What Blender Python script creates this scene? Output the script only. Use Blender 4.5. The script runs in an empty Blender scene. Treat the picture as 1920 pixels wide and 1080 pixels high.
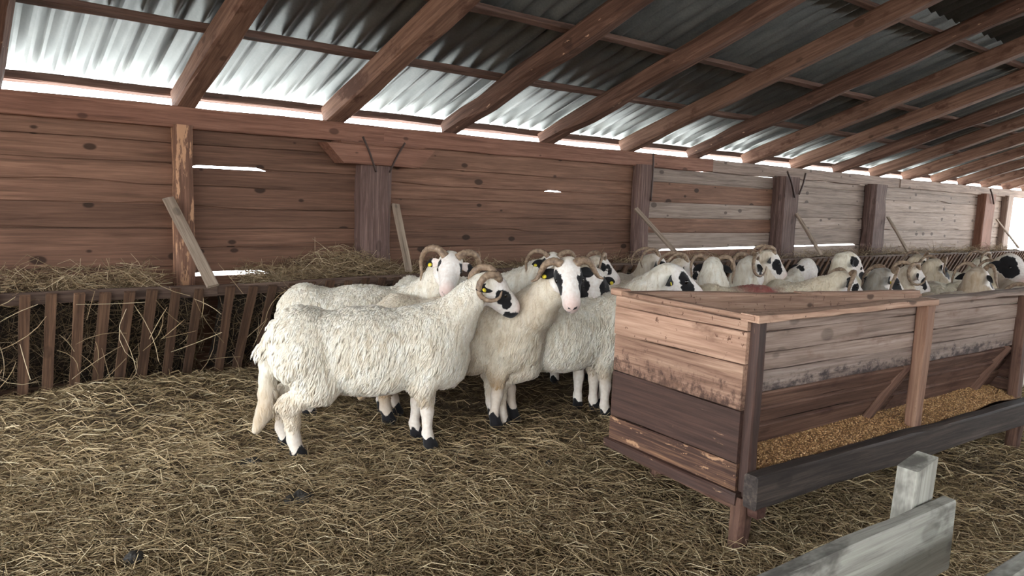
import bpy, math, random
import numpy as np
from mathutils import Vector, Matrix

random.seed(7)
rng = np.random.default_rng(7)
sc = bpy.context.scene
col = sc.collection

# ------------------------------------------------------------------ camera
CAM_H = 1.28
YAW, PITCH, ROLL = 0.6797, 0.1222, 0.0375
_f = np.array([math.sin(YAW) * math.cos(PITCH), math.cos(YAW) * math.cos(PITCH), -math.sin(PITCH)])
_r = np.array([math.cos(YAW), -math.sin(YAW), 0.0])
_u = np.cross(_r, _f)
_r2 = _r * math.cos(ROLL) + _u * math.sin(ROLL)
_u2 = -_r * math.sin(ROLL) + _u * math.cos(ROLL)
cd = bpy.data.cameras.new('camera')
cam = bpy.data.objects.new('camera', cd)
col.objects.link(cam)
cam.matrix_world = Matrix(((_r2[0], _u2[0], -_f[0], 0), (_r2[1], _u2[1], -_f[1], 0), (_r2[2], _u2[2], -_f[2], CAM_H), (0, 0, 0, 1)))
cd.sensor_width = 36.0
cd.lens = 36.0 * 1379.5 / 1920.0
cd.clip_start = 0.02
sc.camera = cam

# ------------------------------------------------------------------ daylight, exposure
world = bpy.data.worlds.new('overcast_sky')
sc.world = world
world.use_nodes = True
bg = world.node_tree.nodes['Background']
bg.inputs[0].default_value = (0.90, 0.96, 1.0, 1)
bg.inputs[1].default_value = 10.0
sun_d = bpy.data.lights.new('sun', 'SUN')
sun_d.energy = 30.0
sun_d.angle = math.radians(2.0)
sun_d.color = (1.0, 0.95, 0.87)
sun = bpy.data.objects.new('sun', sun_d)
col.objects.link(sun)
sun.rotation_euler = (math.radians(-42), math.radians(12), 0)
sc.view_settings.view_transform = 'Standard'
sc.view_settings.look = 'None'
sc.view_settings.exposure = 0.33
sc.view_settings.gamma = 1.0
sc.view_settings.use_curve_mapping = False
sc.cycles.max_bounces = 8
sc.cycles.diffuse_bounces = 5


def srgb(r, g, b):
    def f(c):
        c /= 255.0
        return c / 12.92 if c <= 0.04045 else ((c + 0.055) / 1.055) ** 2.4
    return (f(r), f(g), f(b), 1.0)


# ------------------------------------------------------------------ node helpers
class NT:
    def __init__(self, name):
        self.m = bpy.data.materials.new(name)
        self.m.use_nodes = True
        self.t = self.m.node_tree
        self.b = self.t.nodes['Principled BSDF']

    def n(self, typ, **kw):
        nd = self.t.nodes.new(typ)
        for k, v in kw.items():
            setattr(nd, k, v)
        return nd

    def l(self, a, b):
        self.t.links.new(a, b)

    def math(self, op, a, b=None, clamp=False):
        nd = self.n('ShaderNodeMath', operation=op, use_clamp=clamp)
        for i, v in enumerate((a, b)):
            if v is None:
                continue
            if isinstance(v, (int, float)):
                nd.inputs[i].default_value = v
            else:
                self.l(v, nd.inputs[i])
        return nd.outputs[0]

    def mix(self, fac, a, b, blend='MIX'):
        nd = self.n('ShaderNodeMix', data_type='RGBA', blend_type=blend)
        for sock, v in ((nd.inputs[0], fac), (nd.inputs[6], a), (nd.inputs[7], b)):
            if isinstance(v, (int, float, tuple)):
                sock.default_value = v
            else:
                self.l(v, sock)
        return nd.outputs[2]

    def noise(self, vec, scale, detail=3, rough=0.55, dist=0.0):
        nd = self.n('ShaderNodeTexNoise')
        nd.inputs['Scale'].default_value = scale
        nd.inputs['Detail'].default_value = detail
        nd.inputs['Roughness'].default_value = rough
        nd.inputs['Distortion'].default_value = dist
        if vec is not None:
            self.l(vec, nd.inputs['Vector'])
        return nd.outputs['Fac']

    def ramp(self, fac, stops, interp='LINEAR'):
        nd = self.n('ShaderNodeValToRGB')
        nd.color_ramp.interpolation = interp
        els = nd.color_ramp.elements
        while len(els) < len(stops):
            els.new(0.5)
        for e, (p, c) in zip(els, stops):
            e.position = p
            e.color = c if len(c) == 4 else tuple(c) + (1,)
        self.l(fac, nd.inputs[0])
        return nd.outputs[0]

    def step(self, v, lo, hi):
        nd = self.n('ShaderNodeMapRange', clamp=True, interpolation_type='SMOOTHSTEP')
        self.l(v, nd.inputs[0])
        nd.inputs[1].default_value = lo
        nd.inputs[2].default_value = hi
        return nd.outputs[0]

    def attr(self, name):
        return self.n('ShaderNodeAttribute', attribute_name=name)

    def mapping(self, vec, scale=(1, 1, 1), loc=None):
        nd = self.n('ShaderNodeMapping')
        nd.inputs['Scale'].default_value = scale
        self.l(vec, nd.inputs['Vector'])
        if loc is not None:
            self.l(loc, nd.inputs['Location'])
        return nd.outputs[0]

    def bump(self, h, strength, dist):
        nd = self.n('ShaderNodeBump')
        nd.inputs['Strength'].default_value = strength
        nd.inputs['Distance'].default_value = dist
        self.l(h, nd.inputs['Height'])
        self.l(nd.outputs[0], self.b.inputs['Normal'])

    def color(self, c):
        if isinstance(c, tuple):
            self.b.inputs['Base Color'].default_value = c
        else:
            self.l(c, self.b.inputs['Base Color'])

    def rough(self, v):
        if isinstance(v, (int, float)):
            self.b.inputs['Roughness'].default_value = v
        else:
            self.l(v, self.b.inputs['Roughness'])


def wood(name, dark, mid, light, knots=0.8, stain=None, stain_lo=0.5, stain_hi=0.62, grain=1.0, rough=0.8, vary=0.35, fleck=None, fleck_lo=0.62, bump=0.35, fsc=(7, 22, 22), fgrad=0.0):
    """long axis of every piece is its local X: the grain runs along it"""
    M = NT(name)
    tc = M.n('ShaderNodeTexCoord').outputs['Object']
    oi = M.n('ShaderNodeObjectInfo')
    rnd = oi.outputs['Random']
    cx = M.n('ShaderNodeCombineXYZ')
    M.l(M.math('MULTIPLY', rnd, 37.0), cx.inputs[0])
    M.l(M.math('MULTIPLY', rnd, 91.0), cx.inputs[1])
    M.l(M.math('MULTIPLY', rnd, 53.0), cx.inputs[2])
    off = cx.outputs[0]
    g1 = M.noise(M.mapping(tc, (0.9 * grain, 24 * grain, 24 * grain), off), 1.6, 5, 0.68, 0.4)
    g2 = M.noise(M.mapping(tc, (5, 140, 140), off), 1.0, 2, 0.6)
    big = M.noise(M.mapping(tc, (1.3, 3.5, 3.5), off), 1.0, 3)
    fac = M.math('ADD', M.math('MULTIPLY', g1, 0.75), M.math('MULTIPLY', g2, 0.25))
    c = M.ramp(fac, [(0.33, dark), (0.5, mid), (0.68, light)])
    # knots
    vo = M.n('ShaderNodeTexVoronoi', voronoi_dimensions='2D')
    sp = M.n('ShaderNodeSeparateXYZ')
    M.l(M.mapping(tc, (3.6, 6.2, 6.2), off), sp.inputs[0])
    kx = M.n('ShaderNodeCombineXYZ')
    M.l(sp.outputs[0], kx.inputs[0])
    M.l(M.math('ADD', sp.outputs[1], sp.outputs[2]), kx.inputs[1])
    vo.inputs['Scale'].default_value = 1.0
    vo.inputs['Randomness'].default_value = 1.0
    M.l(kx.outputs[0], vo.inputs['Vector'])
    vc = M.n('ShaderNodeSeparateColor')
    M.l(vo.outputs['Color'], vc.inputs[0])
    sel = M.math('GREATER_THAN', vc.outputs[0], 0.70)
    kr = M.math('MULTIPLY', vc.outputs[1], 0.16)
    kd = M.step(M.math('SUBTRACT', vo.outputs['Distance'], kr), 0.06, -0.01)
    kn = M.math('MULTIPLY', M.math('MULTIPLY', kd, sel), knots)
    c = M.mix(kn, c, tuple(x * 0.38 for x in dark[:3]) + (1,))
    # brightness change from piece to piece
    hv = M.n('ShaderNodeHueSaturation')
    M.l(M.math('ADD', M.math('MULTIPLY', rnd, vary), 1.0 - vary * 0.5), hv.inputs['Value'])
    M.l(c, hv.inputs['Color'])
    c = hv.outputs[0]
    bigc = M.math('ADD', M.math('MULTIPLY', big, 0.6), 0.7)
    c = M.mix(1.0, c, bigc, 'MULTIPLY')
    if fleck is not None:
        fn = M.noise(M.mapping(tc, fsc, off), 1.0, 5, 0.7)
        if fgrad:                          # grime gathers along one long edge of the board
            sz = M.n('ShaderNodeSeparateXYZ')
            M.l(tc, sz.inputs[0])
            fn = M.math('SUBTRACT', fn, M.math('MULTIPLY', sz.outputs[2], fgrad))
        c = M.mix(M.step(fn, fleck_lo, fleck_lo + (0.24 if fgrad else 0.03)), c, fleck)
    if stain is not None:
        sn = M.noise(M.mapping(tc, (3.0, 6.0, 6.0), off), 1.0, 5, 0.65)
        c = M.mix(M.step(sn, stain_lo, stain_hi), c, stain)
    M.color(c)
    M.rough(rough)
    M.b.inputs['Specular IOR Level'].default_value = 0.25
    M.bump(M.math('ADD', fac, M.math('MULTIPLY', kd, -0.15)), bump, 0.006)
    return M.m


M_PLANK = wood('plank_wood', srgb(86, 62, 49), srgb(114, 83, 67), srgb(138, 103, 84), knots=0.9, vary=0.5)
M_PLANK_GREY = wood('pale_grey_plank_wood', srgb(108, 92, 82), srgb(144, 126, 114), srgb(168, 150, 138), knots=0.75, vary=0.25)  # paler and greyer planks, used on the far bays
M_BEAM = wood('beam_wood', srgb(94, 62, 50), srgb(126, 88, 72), srgb(150, 110, 92), knots=0.7, vary=0.2)
M_BEAM_GREY = wood('pale_grey_beam_wood', srgb(98, 82, 72), srgb(136, 116, 104), srgb(160, 142, 130), knots=0.7, vary=0.2)  # paler, greyer beam tone for the far lengths
M_RAFTER = wood('rafter_wood', srgb(92, 66, 54), srgb(130, 98, 82), srgb(158, 124, 106), knots=0.5, vary=0.25, stain=srgb(96, 66, 54), stain_lo=0.52, stain_hi=0.66)
M_BARK = wood('bark_edged_wood', srgb(74, 52, 44), srgb(104, 76, 64), srgb(138, 106, 90), knots=0.4, vary=0.2, fleck=srgb(198, 160, 132), fleck_lo=0.66, bump=0.8)
M_POST_PALE = wood('pale_flecked_post_wood', srgb(84, 58, 46), srgb(116, 84, 68), srgb(144, 108, 88), knots=0.4, vary=0.1, fleck=srgb(186, 142, 110), fleck_lo=0.53, fsc=(3, 20, 20), bump=0.5)
M_BATTEN = wood('batten_wood', srgb(74, 56, 48), srgb(104, 80, 70), srgb(130, 102, 90), knots=0.4, vary=0.3)
M_POST_DARK = wood('dark_post_wood', srgb(74, 56, 50), srgb(102, 80, 74), srgb(140, 116, 104), knots=0.4, vary=0.3)
M_SLAT = wood('rack_slat_wood', srgb(52, 38, 30), srgb(84, 62, 48), srgb(118, 90, 70), knots=0.3, vary=0.5)
M_RACKRAIL = wood('rack_rail_wood', srgb(60, 46, 40), srgb(88, 70, 60), srgb(118, 98, 86), knots=0.4, vary=0.2)
M_BRACE = wood('brace_wood', srgb(104, 90, 78), srgb(148, 130, 114), srgb(176, 158, 140), knots=0.4, vary=0.2)
M_TR_PALE = wood('worn_pale_trough_wood', srgb(122, 92, 76), srgb(162, 128, 108), srgb(192, 160, 138), knots=0.8, vary=0.15, stain=srgb(118, 88, 72), stain_lo=0.60, stain_hi=0.78, fleck=srgb(104, 76, 62), fleck_lo=0.62, fsc=(32, 19, 19))
M_TR_SCUFF = wood('scuffed_dark_trough_wood', srgb(52, 36, 30), srgb(74, 52, 44), srgb(150, 112, 84), knots=0.2, vary=0.1, rough=0.6, fleck=srgb(168, 130, 100), fleck_lo=0.58, grain=0.6)
M_TR_DARK = wood('greasy_dark_trough_wood', srgb(48, 34, 30), srgb(66, 48, 42), srgb(86, 62, 54), knots=0.2, vary=0.15, rough=0.55, fleck=srgb(158, 126, 100), fleck_lo=0.655, fsc=(5, 34, 34))
M_TR_MID = wood('half_stained_trough_wood', srgb(98, 72, 58), srgb(144, 112, 94), srgb(178, 146, 124), knots=0.3, vary=0.1, stain=srgb(100, 74, 60), stain_lo=0.56, stain_hi=0.72, fleck=srgb(76, 56, 48), fleck_lo=0.49, fsc=(30, 24, 24), fgrad=1.8)
M_TR_GREYD = wood('grimy_grey_trough_wood', srgb(96, 80, 72), srgb(136, 118, 108), srgb(160, 144, 134), knots=0.3, vary=0.1, fleck=srgb(66, 56, 54), fleck_lo=0.46, fsc=(16, 26, 26), fgrad=3.2)
M_TR_POST = wood('brown_trough_post_wood', srgb(98, 70, 56), srgb(136, 102, 84), srgb(166, 132, 110), knots=0.3, vary=0.1, stain=srgb(84, 60, 50), stain_lo=0.56, stain_hi=0.70)
M_TR_GREY = wood('worn_grey_trough_wood', srgb(100, 82, 72), srgb(142, 122, 110), srgb(170, 150, 138), knots=0.4, vary=0.15, stain=srgb(112, 84, 72), stain_lo=0.55, stain_hi=0.75)
M_TR_BROWN = wood('brown_trough_wood', srgb(66, 46, 38), srgb(98, 72, 60), srgb(128, 98, 82), knots=0.3, vary=0.2, stain=srgb(66, 42, 36), stain_lo=0.50, stain_hi=0.70)
M_TR_BLACK = wood('black_worn_beam_wood', srgb(42, 36, 34), srgb(62, 54, 50), srgb(92, 80, 72), knots=0.3, vary=0.1, rough=0.7, fleck=srgb(140, 118, 102), fleck_lo=0.71)
M_FENCE = wood('grey_fence_wood', srgb(120, 116, 108), srgb(164, 160, 150), srgb(188, 186, 174), knots=0.35, vary=0.1, stain=srgb(96, 92, 86), stain_lo=0.50, stain_hi=0.66)


def plain(name, c, rough=0.6, metallic=0.0, nscale=30, amt=0.3, spec=0.4):
    M = NT(name)
    tc = M.n('ShaderNodeTexCoord').outputs['Object']
    nz = M.noise(tc, nscale, 4)
    M.color(M.mix(nz, tuple(x * (1 - amt) for x in c[:3]) + (1,), tuple(min(1, x * (1 + amt)) for x in c[:3]) + (1,)))
    M.rough(rough)
    M.b.inputs['Metallic'].default_value = metallic
    M.b.inputs['Specular IOR Level'].default_value = spec
    return M.m


M_IRON = plain('rusty_iron_strap', srgb(70, 54, 48), 0.6, 0.3)
M_EYE = plain('dark_eye', (0.012, 0.008, 0.006, 1), 0.12, spec=0.6)
M_TAG = plain('yellow_ear_tag', srgb(235, 215, 60), 0.45, amt=0.05)
M_DUNG = plain('dark_dung', srgb(44, 40, 36), 0.7, nscale=60, amt=0.5)
M_TWINE = plain('pale_twine', srgb(150, 118, 100), 0.8)


def horn_mat():
    M = NT('horn_keratin')
    oi = M.n('ShaderNodeObjectInfo')
    tc = M.n('ShaderNodeTexCoord').outputs['Object']
    nz = M.noise(tc, 45, 3)
    c = M.ramp(nz, [(0.3, srgb(98, 78, 64)), (0.55, srgb(146, 122, 100)), (0.75, srgb(180, 158, 134))])
    M.color(c)
    M.rough(0.55)
    return M.m


M_HORN = horn_mat()


def coat_mat(bumpy):
    """fleece, face hair and the black patches, from attributes stored on the mesh"""
    M = NT('sheep_coat' if bumpy else 'sheep_fleece')
    tc = M.n('ShaderNodeTexCoord').outputs['Object']
    blk, wool, dirt, mark, tint = (M.attr(k) for k in ('blk', 'wool', 'dirt', 'mark', 'tint'))
    n1 = M.noise(M.mapping(tc, (34, 34, 9)), 1.0, 4, 0.6, 0.6)
    n2 = M.noise(tc, 7, 3)
    n3 = M.noise(tc, 60, 3)
    fleece = M.ramp(n1, [(0.3, srgb(206, 192, 170)), (0.5, srgb(232, 224, 208)), (0.7, srgb(244, 240, 230))])
    fleece = M.mix(1.0, fleece, tint.outputs['Color'], 'MULTIPLY')
    dfac = M.math('MULTIPLY', dirt.outputs['Fac'], M.math('ADD', M.math('MULTIPLY', n2, 1.1), 0.2), True)
    fleece = M.mix(dfac, fleece, srgb(168, 138, 104))
    hair = M.ramp(n3, [(0.3, srgb(222, 210, 200)), (0.7, srgb(242, 236, 230))])
    hair = M.mix(M.attr('pink').outputs['Fac'], hair, srgb(214, 178, 168))
    hair = M.mix(M.math('MULTIPLY', dfac, 0.55), hair, srgb(186, 164, 138))
    c = M.mix(wool.outputs['Fac'], hair, fleece)
    bn = M.math('ADD', blk.outputs['Fac'], M.math('MULTIPLY', M.math('SUBTRACT', n3, 0.5), 0.016))
    bn = M.math('ADD', bn, M.math('MULTIPLY', M.math('SUBTRACT', M.noise(tc, 22, 2), 0.5), 0.03))
    c = M.mix(M.step(bn, 0.003, -0.003), c, srgb(30, 28, 30))
    mk = M.math('MULTIPLY', mark.outputs['Fac'], M.math('ADD', n2, 0.35), True)
    c = M.mix(mk, c, srgb(150, 52, 52))
    M.color(c)
    M.rough(0.85)
    M.b.inputs['Specular IOR Level'].default_value = 0.15
    M.b.inputs['Sheen Weight'].default_value = 0.15
    if bumpy:
        M.bump(M.math('MULTIPLY', n1, M.math('ADD', wool.outputs['Fac'], 0.05)), 0.7, 0.012)
    return M.m


M_COAT = coat_mat(True)
M_FLEECE = coat_mat(False)


def straw_mat(name, stops, rough=0.7):
    M = NT(name)
    a = M.attr('tone').outputs['Fac']
    M.color(M.ramp(a, stops))
    M.rough(rough)
    M.b.inputs['Specular IOR Level'].default_value = 0.3
    return M.m


M_STRAW = straw_mat('bedding_straw', [(0.0, srgb(72, 58, 44)), (0.35, srgb(128, 108, 78)), (0.7, srgb(176, 154, 118)), (1.0, srgb(216, 200, 166))])
M_HAY = straw_mat('hay_strands', [(0.0, srgb(60, 48, 36)), (0.4, srgb(112, 92, 68)), (0.75, srgb(160, 136, 104)), (1.0, srgb(206, 186, 154))])


def ground_mat():
    M = NT('trodden_bedding')
    tc = M.n('ShaderNodeTexCoord').outputs['Object']
    n1 = M.noise(tc, 2.2, 4)
    n2 = M.noise(tc, 38, 5, 0.7)
    n3 = M.noise(tc, 120, 3, 0.7)
    f = M.math('ADD', M.math('MULTIPLY', n1, 0.4), M.math('MULTIPLY', n2, 0.6))
    c = M.ramp(f, [(0.34, srgb(52, 42, 34)), (0.5, srgb(96, 78, 56)), (0.66, srgb(134, 112, 80))])
    M.color(c)
    M.rough(0.9)
    M.bump(M.math('ADD', n2, n3), 0.8, 0.02)
    return M.m


M_GROUND = ground_mat()


def outside_mat():
    M = NT('pale_outside_ground')
    tc = M.n('ShaderNodeTexCoord').outputs['Object']
    M.color(M.ramp(M.noise(tc, 1.5, 5), [(0.3, srgb(190, 196, 196)), (0.7, srgb(226, 230, 232))]))
    M.rough(0.9)
    return M.m


M_OUT = outside_mat()
M_YARD = plain('dark_low_bounce_yard', srgb(96, 84, 70), 0.95, nscale=2)  # unseen ground, colour darkened to cut light bouncing onto the roof


def roof_mat():
    M = NT('grey_corrugated_sheet')
    tc = M.n('ShaderNodeTexCoord').outputs['Object']
    oi = M.n('ShaderNodeObjectInfo')
    cx = M.n('ShaderNodeCombineXYZ')
    M.l(M.math('MULTIPLY', oi.outputs['Random'], 40.0), cx.inputs[0])
    n1 = M.noise(M.mapping(tc, (9, 2.5, 9), cx.outputs[0]), 1.0, 4, 0.6)
    n2 = M.noise(tc, 70, 4, 0.7)
    f = M.math('ADD', M.math('MULTIPLY', n1, 0.6), M.math('MULTIPLY', n2, 0.4))
    M.color(M.ramp(f, [(0.3, srgb(86, 88, 88)), (0.5, srgb(112, 114, 112)), (0.7, srgb(136, 136, 132))]))
    M.rough(M.math('ADD', M.math('MULTIPLY', n2, 0.2), 0.36))
    M.b.inputs['Metallic'].default_value = 0.55
    M.b.inputs['Specular IOR Level'].default_value = 0.6
    M.bump(n2, 0.12, 0.003)
    return M.m


M_ROOF = roof_mat()


def grain_mat():
    M = NT('cracked_grain')
    a = M.attr('tone').outputs['Fac']
    M.color(M.ramp(a, [(0.0, srgb(96, 66, 42)), (0.4, srgb(158, 118, 76)), (0.8, srgb(198, 158, 110)), (1.0, srgb(226, 194, 148))]))
    M.rough(0.6)
    return M.m


M_GRAIN = grain_mat()


# ------------------------------------------------------------------ mesh helpers
def link(o, parent=None):
    col.objects.link(o)
    if parent is not None:
        o.parent = parent
    return o


def mesh_np(name, V, quads=None, tris=None, smooth=False):
    me = bpy.data.meshes.new(name)
    V = np.asarray(V, np.float32)
    parts, starts, n = [], [], 0
    lt = []
    if quads is not None and len(quads):
        q = np.asarray(quads, np.int32)
        parts.append(q.ravel())
        lt.append(np.full(len(q), 4, np.int32))
    if tris is not None and len(tris):
        t = np.asarray(tris, np.int32)
        parts.append(t.ravel())
        lt.append(np.full(len(t), 3, np.int32))
    loops = np.concatenate(parts)
    lt = np.concatenate(lt)
    ls = np.concatenate([[0], np.cumsum(lt)[:-1]]).astype(np.int32)
    me.vertices.add(len(V))
    me.vertices.foreach_set('co', V.ravel())
    me.loops.add(len(loops))
    me.loops.foreach_set('vertex_index', loops)
    me.polygons.add(len(lt))
    me.polygons.foreach_set('loop_start', ls)
    me.polygons.foreach_set('loop_total', lt)
    if smooth:
        me.polygons.foreach_set('use_smooth', np.ones(len(lt), bool))
    me.update(calc_edges=True)
    return me


def fattr(me, name, vals):
    a = me.attributes.new(name, 'FLOAT', 'POINT')
    a.data.foreach_set('value', np.ascontiguousarray(vals, np.float32))


def cattr(me, name, c):
    a = me.attributes.new(name, 'FLOAT_COLOR', 'POINT')
    n = len(me.vertices)
    arr = np.ones((n, 4), np.float32)
    arr[:, :3] = c
    a.data.foreach_set('color', arr.ravel())


def obj(name, me, mat, parent=None):
    me.materials.append(mat)
    return link(bpy.data.objects.new(name, me), parent)


def empty(name, loc=(0, 0, 0), rz=0.0, parent=None):
    o = bpy.data.objects.new(name, None)
    o.empty_display_size = 0.2
    o.location = loc
    o.rotation_euler = (0, 0, rz)
    return link(o, parent)


def tag(o, label=None, cat=None, group=None, kind=None):
    if label:
        o['label'] = label
    if cat:
        o['category'] = cat
    if group:
        o['group'] = group
    if kind:
        o['kind'] = kind
    return o


def beam(name, p0, p1, w, h, mat, parent=None, up=(0, 0, 1), bev=0.006, rough=0.003, nseg=6, taper=1.0, twist=0.0, ends=(0.0, 0.0), edge_fn=None):
    """a length of sawn timber from p0 to p1 (centre line); w across, h along `up`. Local X is the length."""
    p0, p1 = Vector(p0), Vector(p1)
    ax = (p1 - p0)
    L = ax.length
    ax.normalize()
    upv = Vector(up)
    z = (upv - ax * upv.dot(ax)).normalized()
    y = z.cross(ax)
    hw, hh = w / 2, h / 2
    b = min(bev, hw * 0.6, hh * 0.6)
    prof = [(-hw + b, -hh), (hw - b, -hh), (hw, -hh + b), (hw, hh - b), (hw - b, hh), (-hw + b, hh), (-hw, hh - b), (-hw, -hh + b)]
    V, Q = [], []
    ph = [random.uniform(0, 6.28) for _ in range(8)]
    for i in range(nseg + 1):
        t = i / nseg
        s = 1 + (taper - 1) * t
        bow = rough * 1.5 * math.sin(t * 3.1 + ph[0])
        for k, (a, c) in enumerate(prof):
            xx = t * L
            if i == 0:
                xx += ends[0] * c / hh
            if i == nseg:
                xx += ends[1] * c / hh
            e = rough * (math.sin(t * L * 5.1 + ph[(k // 2) % 4]) + 0.6 * math.sin(t * L * 13.7 + ph[4 + (k // 2) % 4])) + random.uniform(-rough, rough) * 0.5
            a2, c2 = a * s + (e if a > 0 else -e) * 0.6 + bow, c * s + (e if c > 0 else -e) * 0.8
            if edge_fn is not None:
                c2 += edge_fn(t * L, a, c)
            V.append((xx, a2, c2))
    for i in range(nseg):
        for k in range(8):
            k2 = (k + 1) % 8
            Q.append((i * 8 + k, i * 8 + k2, (i + 1) * 8 + k2, (i + 1) * 8 + k))
    me = bpy.data.meshes.new(name)
    o0 = nseg * 8
    me.from_pydata(V, [], Q + [tuple(range(7, -1, -1)), tuple(range(o0, o0 + 8))])
    me.update()
    o = bpy.data.objects.new(name, me)
    me.materials.append(mat)
    R = Matrix(((ax.x, y.x, z.x, p0.x), (ax.y, y.y, z.y, p0.y), (ax.z, y.z, z.z, p0.z), (0, 0, 0, 1)))
    link(o, parent)
    if parent is not None:
        pm = Matrix.Translation(parent.location) @ parent.rotation_euler.to_matrix().to_4x4()
        par = parent.parent
        while par is not None:
            pm = (Matrix.Translation(par.location) @ par.rotation_euler.to_matrix().to_4x4()) @ pm
            par = par.parent
        o.matrix_local = pm.inverted() @ R
    else:
        o.matrix_local = R
    return o


def tube_pts(P, rad, ns=8, cap=True):
    """ring mesh along polyline P with radii; returns verts, quads, tris"""
    P = np.asarray(P, float)
    n = len(P)
    T = np.gradient(P, axis=0)
    T /= np.linalg.norm(T, axis=1)[:, None] + 1e-9
    ref = np.array([0.13, 0.31, 0.94])
    if abs(T[0] @ ref) > 0.9:
        ref = np.array([1.0, 0.1, 0])
    N = np.zeros_like(P)
    v = ref - T[0] * (ref @ T[0])
    N[0] = v / np.linalg.norm(v)
    for i in range(1, n):
        v = N[i - 1] - T[i] * (N[i - 1] @ T[i])
        N[i] = v / np.linalg.norm(v)
    B = np.cross(T, N)
    a = np.linspace(0, 2 * np.pi, ns, endpoint=False)
    rad = np.asarray(rad, float)
    V = P[:, None, :] + rad[:, None, None] * (np.cos(a)[None, :, None] * N[:, None, :] + np.sin(a)[None, :, None] * B[:, None, :])
    V = V.reshape(-1, 3)
    Q = []
    for i in range(n - 1):
        for k in range(ns):
            k2 = (k + 1) % ns
            Q.append((i * ns + k, i * ns + k2, (i + 1) * ns + k2, (i + 1) * ns + k))
    Tt = []
    if cap:
        c0, c1 = len(V), len(V) + 1
        V = np.vstack([V, P[0], P[-1]])
        for k in range(ns):
            k2 = (k + 1) % ns
            Tt.append((c0, k2, k))
            Tt.append((c1, (n - 1) * ns + k, (n - 1) * ns + k2))
    return V, Q, Tt


def catmull(C, n):
    C = np.asarray(C, float)
    C = np.vstack([2 * C[0] - C[1], C, 2 * C[-1] - C[-2]])
    m = len(C) - 3
    out = []
    for t in np.linspace(0, m - 1e-6, n):
        i = int(t)
        u = t - i
        p0, p1, p2, p3 = C[i:i + 4]
        out.append(0.5 * (2 * p1 + (p2 - p0) * u + (2 * p0 - 5 * p1 + 4 * p2 - p3) * u * u + (3 * p1 - p0 - 3 * p2 + p3) * u ** 3))
    return np.array(out)


def strands(name, P, D, L, R, tone, mat, parent=None, bend=0.25, sides=3, segs=2, normal=None):
    """many bent straws in one mesh: P base points, D unit directions, L lengths, R radii"""
    n = len(P)
    side = rng.normal(size=(n, 3))
    side -= D * np.sum(side * D, 1)[:, None]
    side /= np.linalg.norm(side, axis=1)[:, None] + 1e-9
    b2 = np.cross(D, side)
    bd = (rng.normal(size=n) * bend * L)[:, None]
    rings = []
    ang = np.arange(sides) * 2 * np.pi / sides
    for i in range(segs + 1):
        t = i / segs
        c = P + D * (L * t)[:, None] + side * bd * (4 * t * (1 - t)) * 0.5
        rr = (R * (1.0 if i < segs else 0.6))[:, None]
        for a in ang:
            rings.append(c + rr * (math.cos(a) * side + math.sin(a) * b2))
    V = np.stack(rings, 1)              # n, (segs+1)*sides, 3
    m = V.shape[1]
    base = (np.arange(n) * m)[:, None]
    Q = []
    if sides == 2:
        for i in range(segs):
            Q.append(base + np.array([[i * 2, i * 2 + 1, i * 2 + 3, i * 2 + 2]]))
    else:
        for i in range(segs):
            for k in range(sides):
                k2 = (k + 1) % sides
                Q.append(base + np.array([[i * sides + k, i * sides + k2, (i + 1) * sides + k2, (i + 1) * sides + k]]))
    Q = np.vstack(Q)
    me = mesh_np(name, V.reshape(-1, 3), quads=Q)
    fattr(me, 'tone', np.repeat(tone, m))
    return obj(name, me, mat, parent)


def vnoise(x, y, s, seed=0):
    """cheap smooth 2-D noise from a few sines"""
    r = np.random.default_rng(seed)
    out = np.zeros_like(x)
    for k in range(6):
        a = r.uniform(0, 6.28)
        f = s * r.uniform(0.6, 1.8)
        out = out + np.sin((x * math.cos(a) + y * math.sin(a)) * f + r.uniform(0, 6.28))
    return out / 6


def ground_z(x, y):
    z = 0.020 * vnoise(x, y, 2.3, 1) + 0.012 * vnoise(x, y, 6.1, 2)
    z = z + 0.05 * np.exp(-((np.asarray(x) - 0.9) / 0.9) ** 2 - ((np.asarray(y) - 4.75) / 0.35) ** 2)
    return z


# ------------------------------------------------------------------ floor and outside ground
def build_floor():
    xs = np.concatenate([np.linspace(-5, 8, 131), np.linspace(8.4, 22, 40)])
    ys = np.linspace(-4, 5.42, 95)
    X, Y = np.meshgrid(xs, ys)
    Z = ground_z(X, Y) - 0.01
    V = np.stack([X, Y, Z], -1).reshape(-1, 3)
    nx, ny = len(xs), len(ys)
    i, j = np.meshgrid(np.arange(nx - 1), np.arange(ny - 1))
    a = (j * nx + i).ravel()
    Q = np.stack([a, a + 1, a + nx + 1, a + nx], 1)
    o = obj('floor', mesh_np('floor', V, quads=Q, smooth=True), M_GROUND)
    tag(o, 'trodden brown straw bedding floor of the barn', kind='structure')
    V = [(-60, 5.5, -0.25), (80, 5.5, -0.25), (80, 90, -0.25), (-60, 90, -0.25), (22, -60, -0.05), (80, -60, -0.05), (80, 5.5, -0.05), (22, 5.5, -0.05)]
    o = obj('ground', mesh_np('ground', V, quads=[(0, 1, 2, 3), (4, 5, 6, 7)]), M_OUT)
    tag(o, 'pale bright ground outside the barn', kind='structure')
    V = [(-60, -60, -0.06), (22, -60, -0.06), (22, -4, -0.06), (-60, -4, -0.06), (-60, -4, -0.06), (-5, -4, -0.06), (-5, 5.5, -0.06), (-60, 5.5, -0.06)]
    o = obj('ground', mesh_np('ground', V, quads=[(0, 1, 2, 3), (4, 5, 6, 7)]), M_YARD)
    tag(o, 'unseen brown yard on the camera side of the barn, darkened to cut bounce light', kind='structure')


build_floor()

# ------------------------------------------------------------------ plank wall, posts and top plate
WALL_Y = 5.40
wall = empty('wall_back')
tag(wall, 'weathered horizontal plank wall along the back of the barn', kind='structure')


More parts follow.
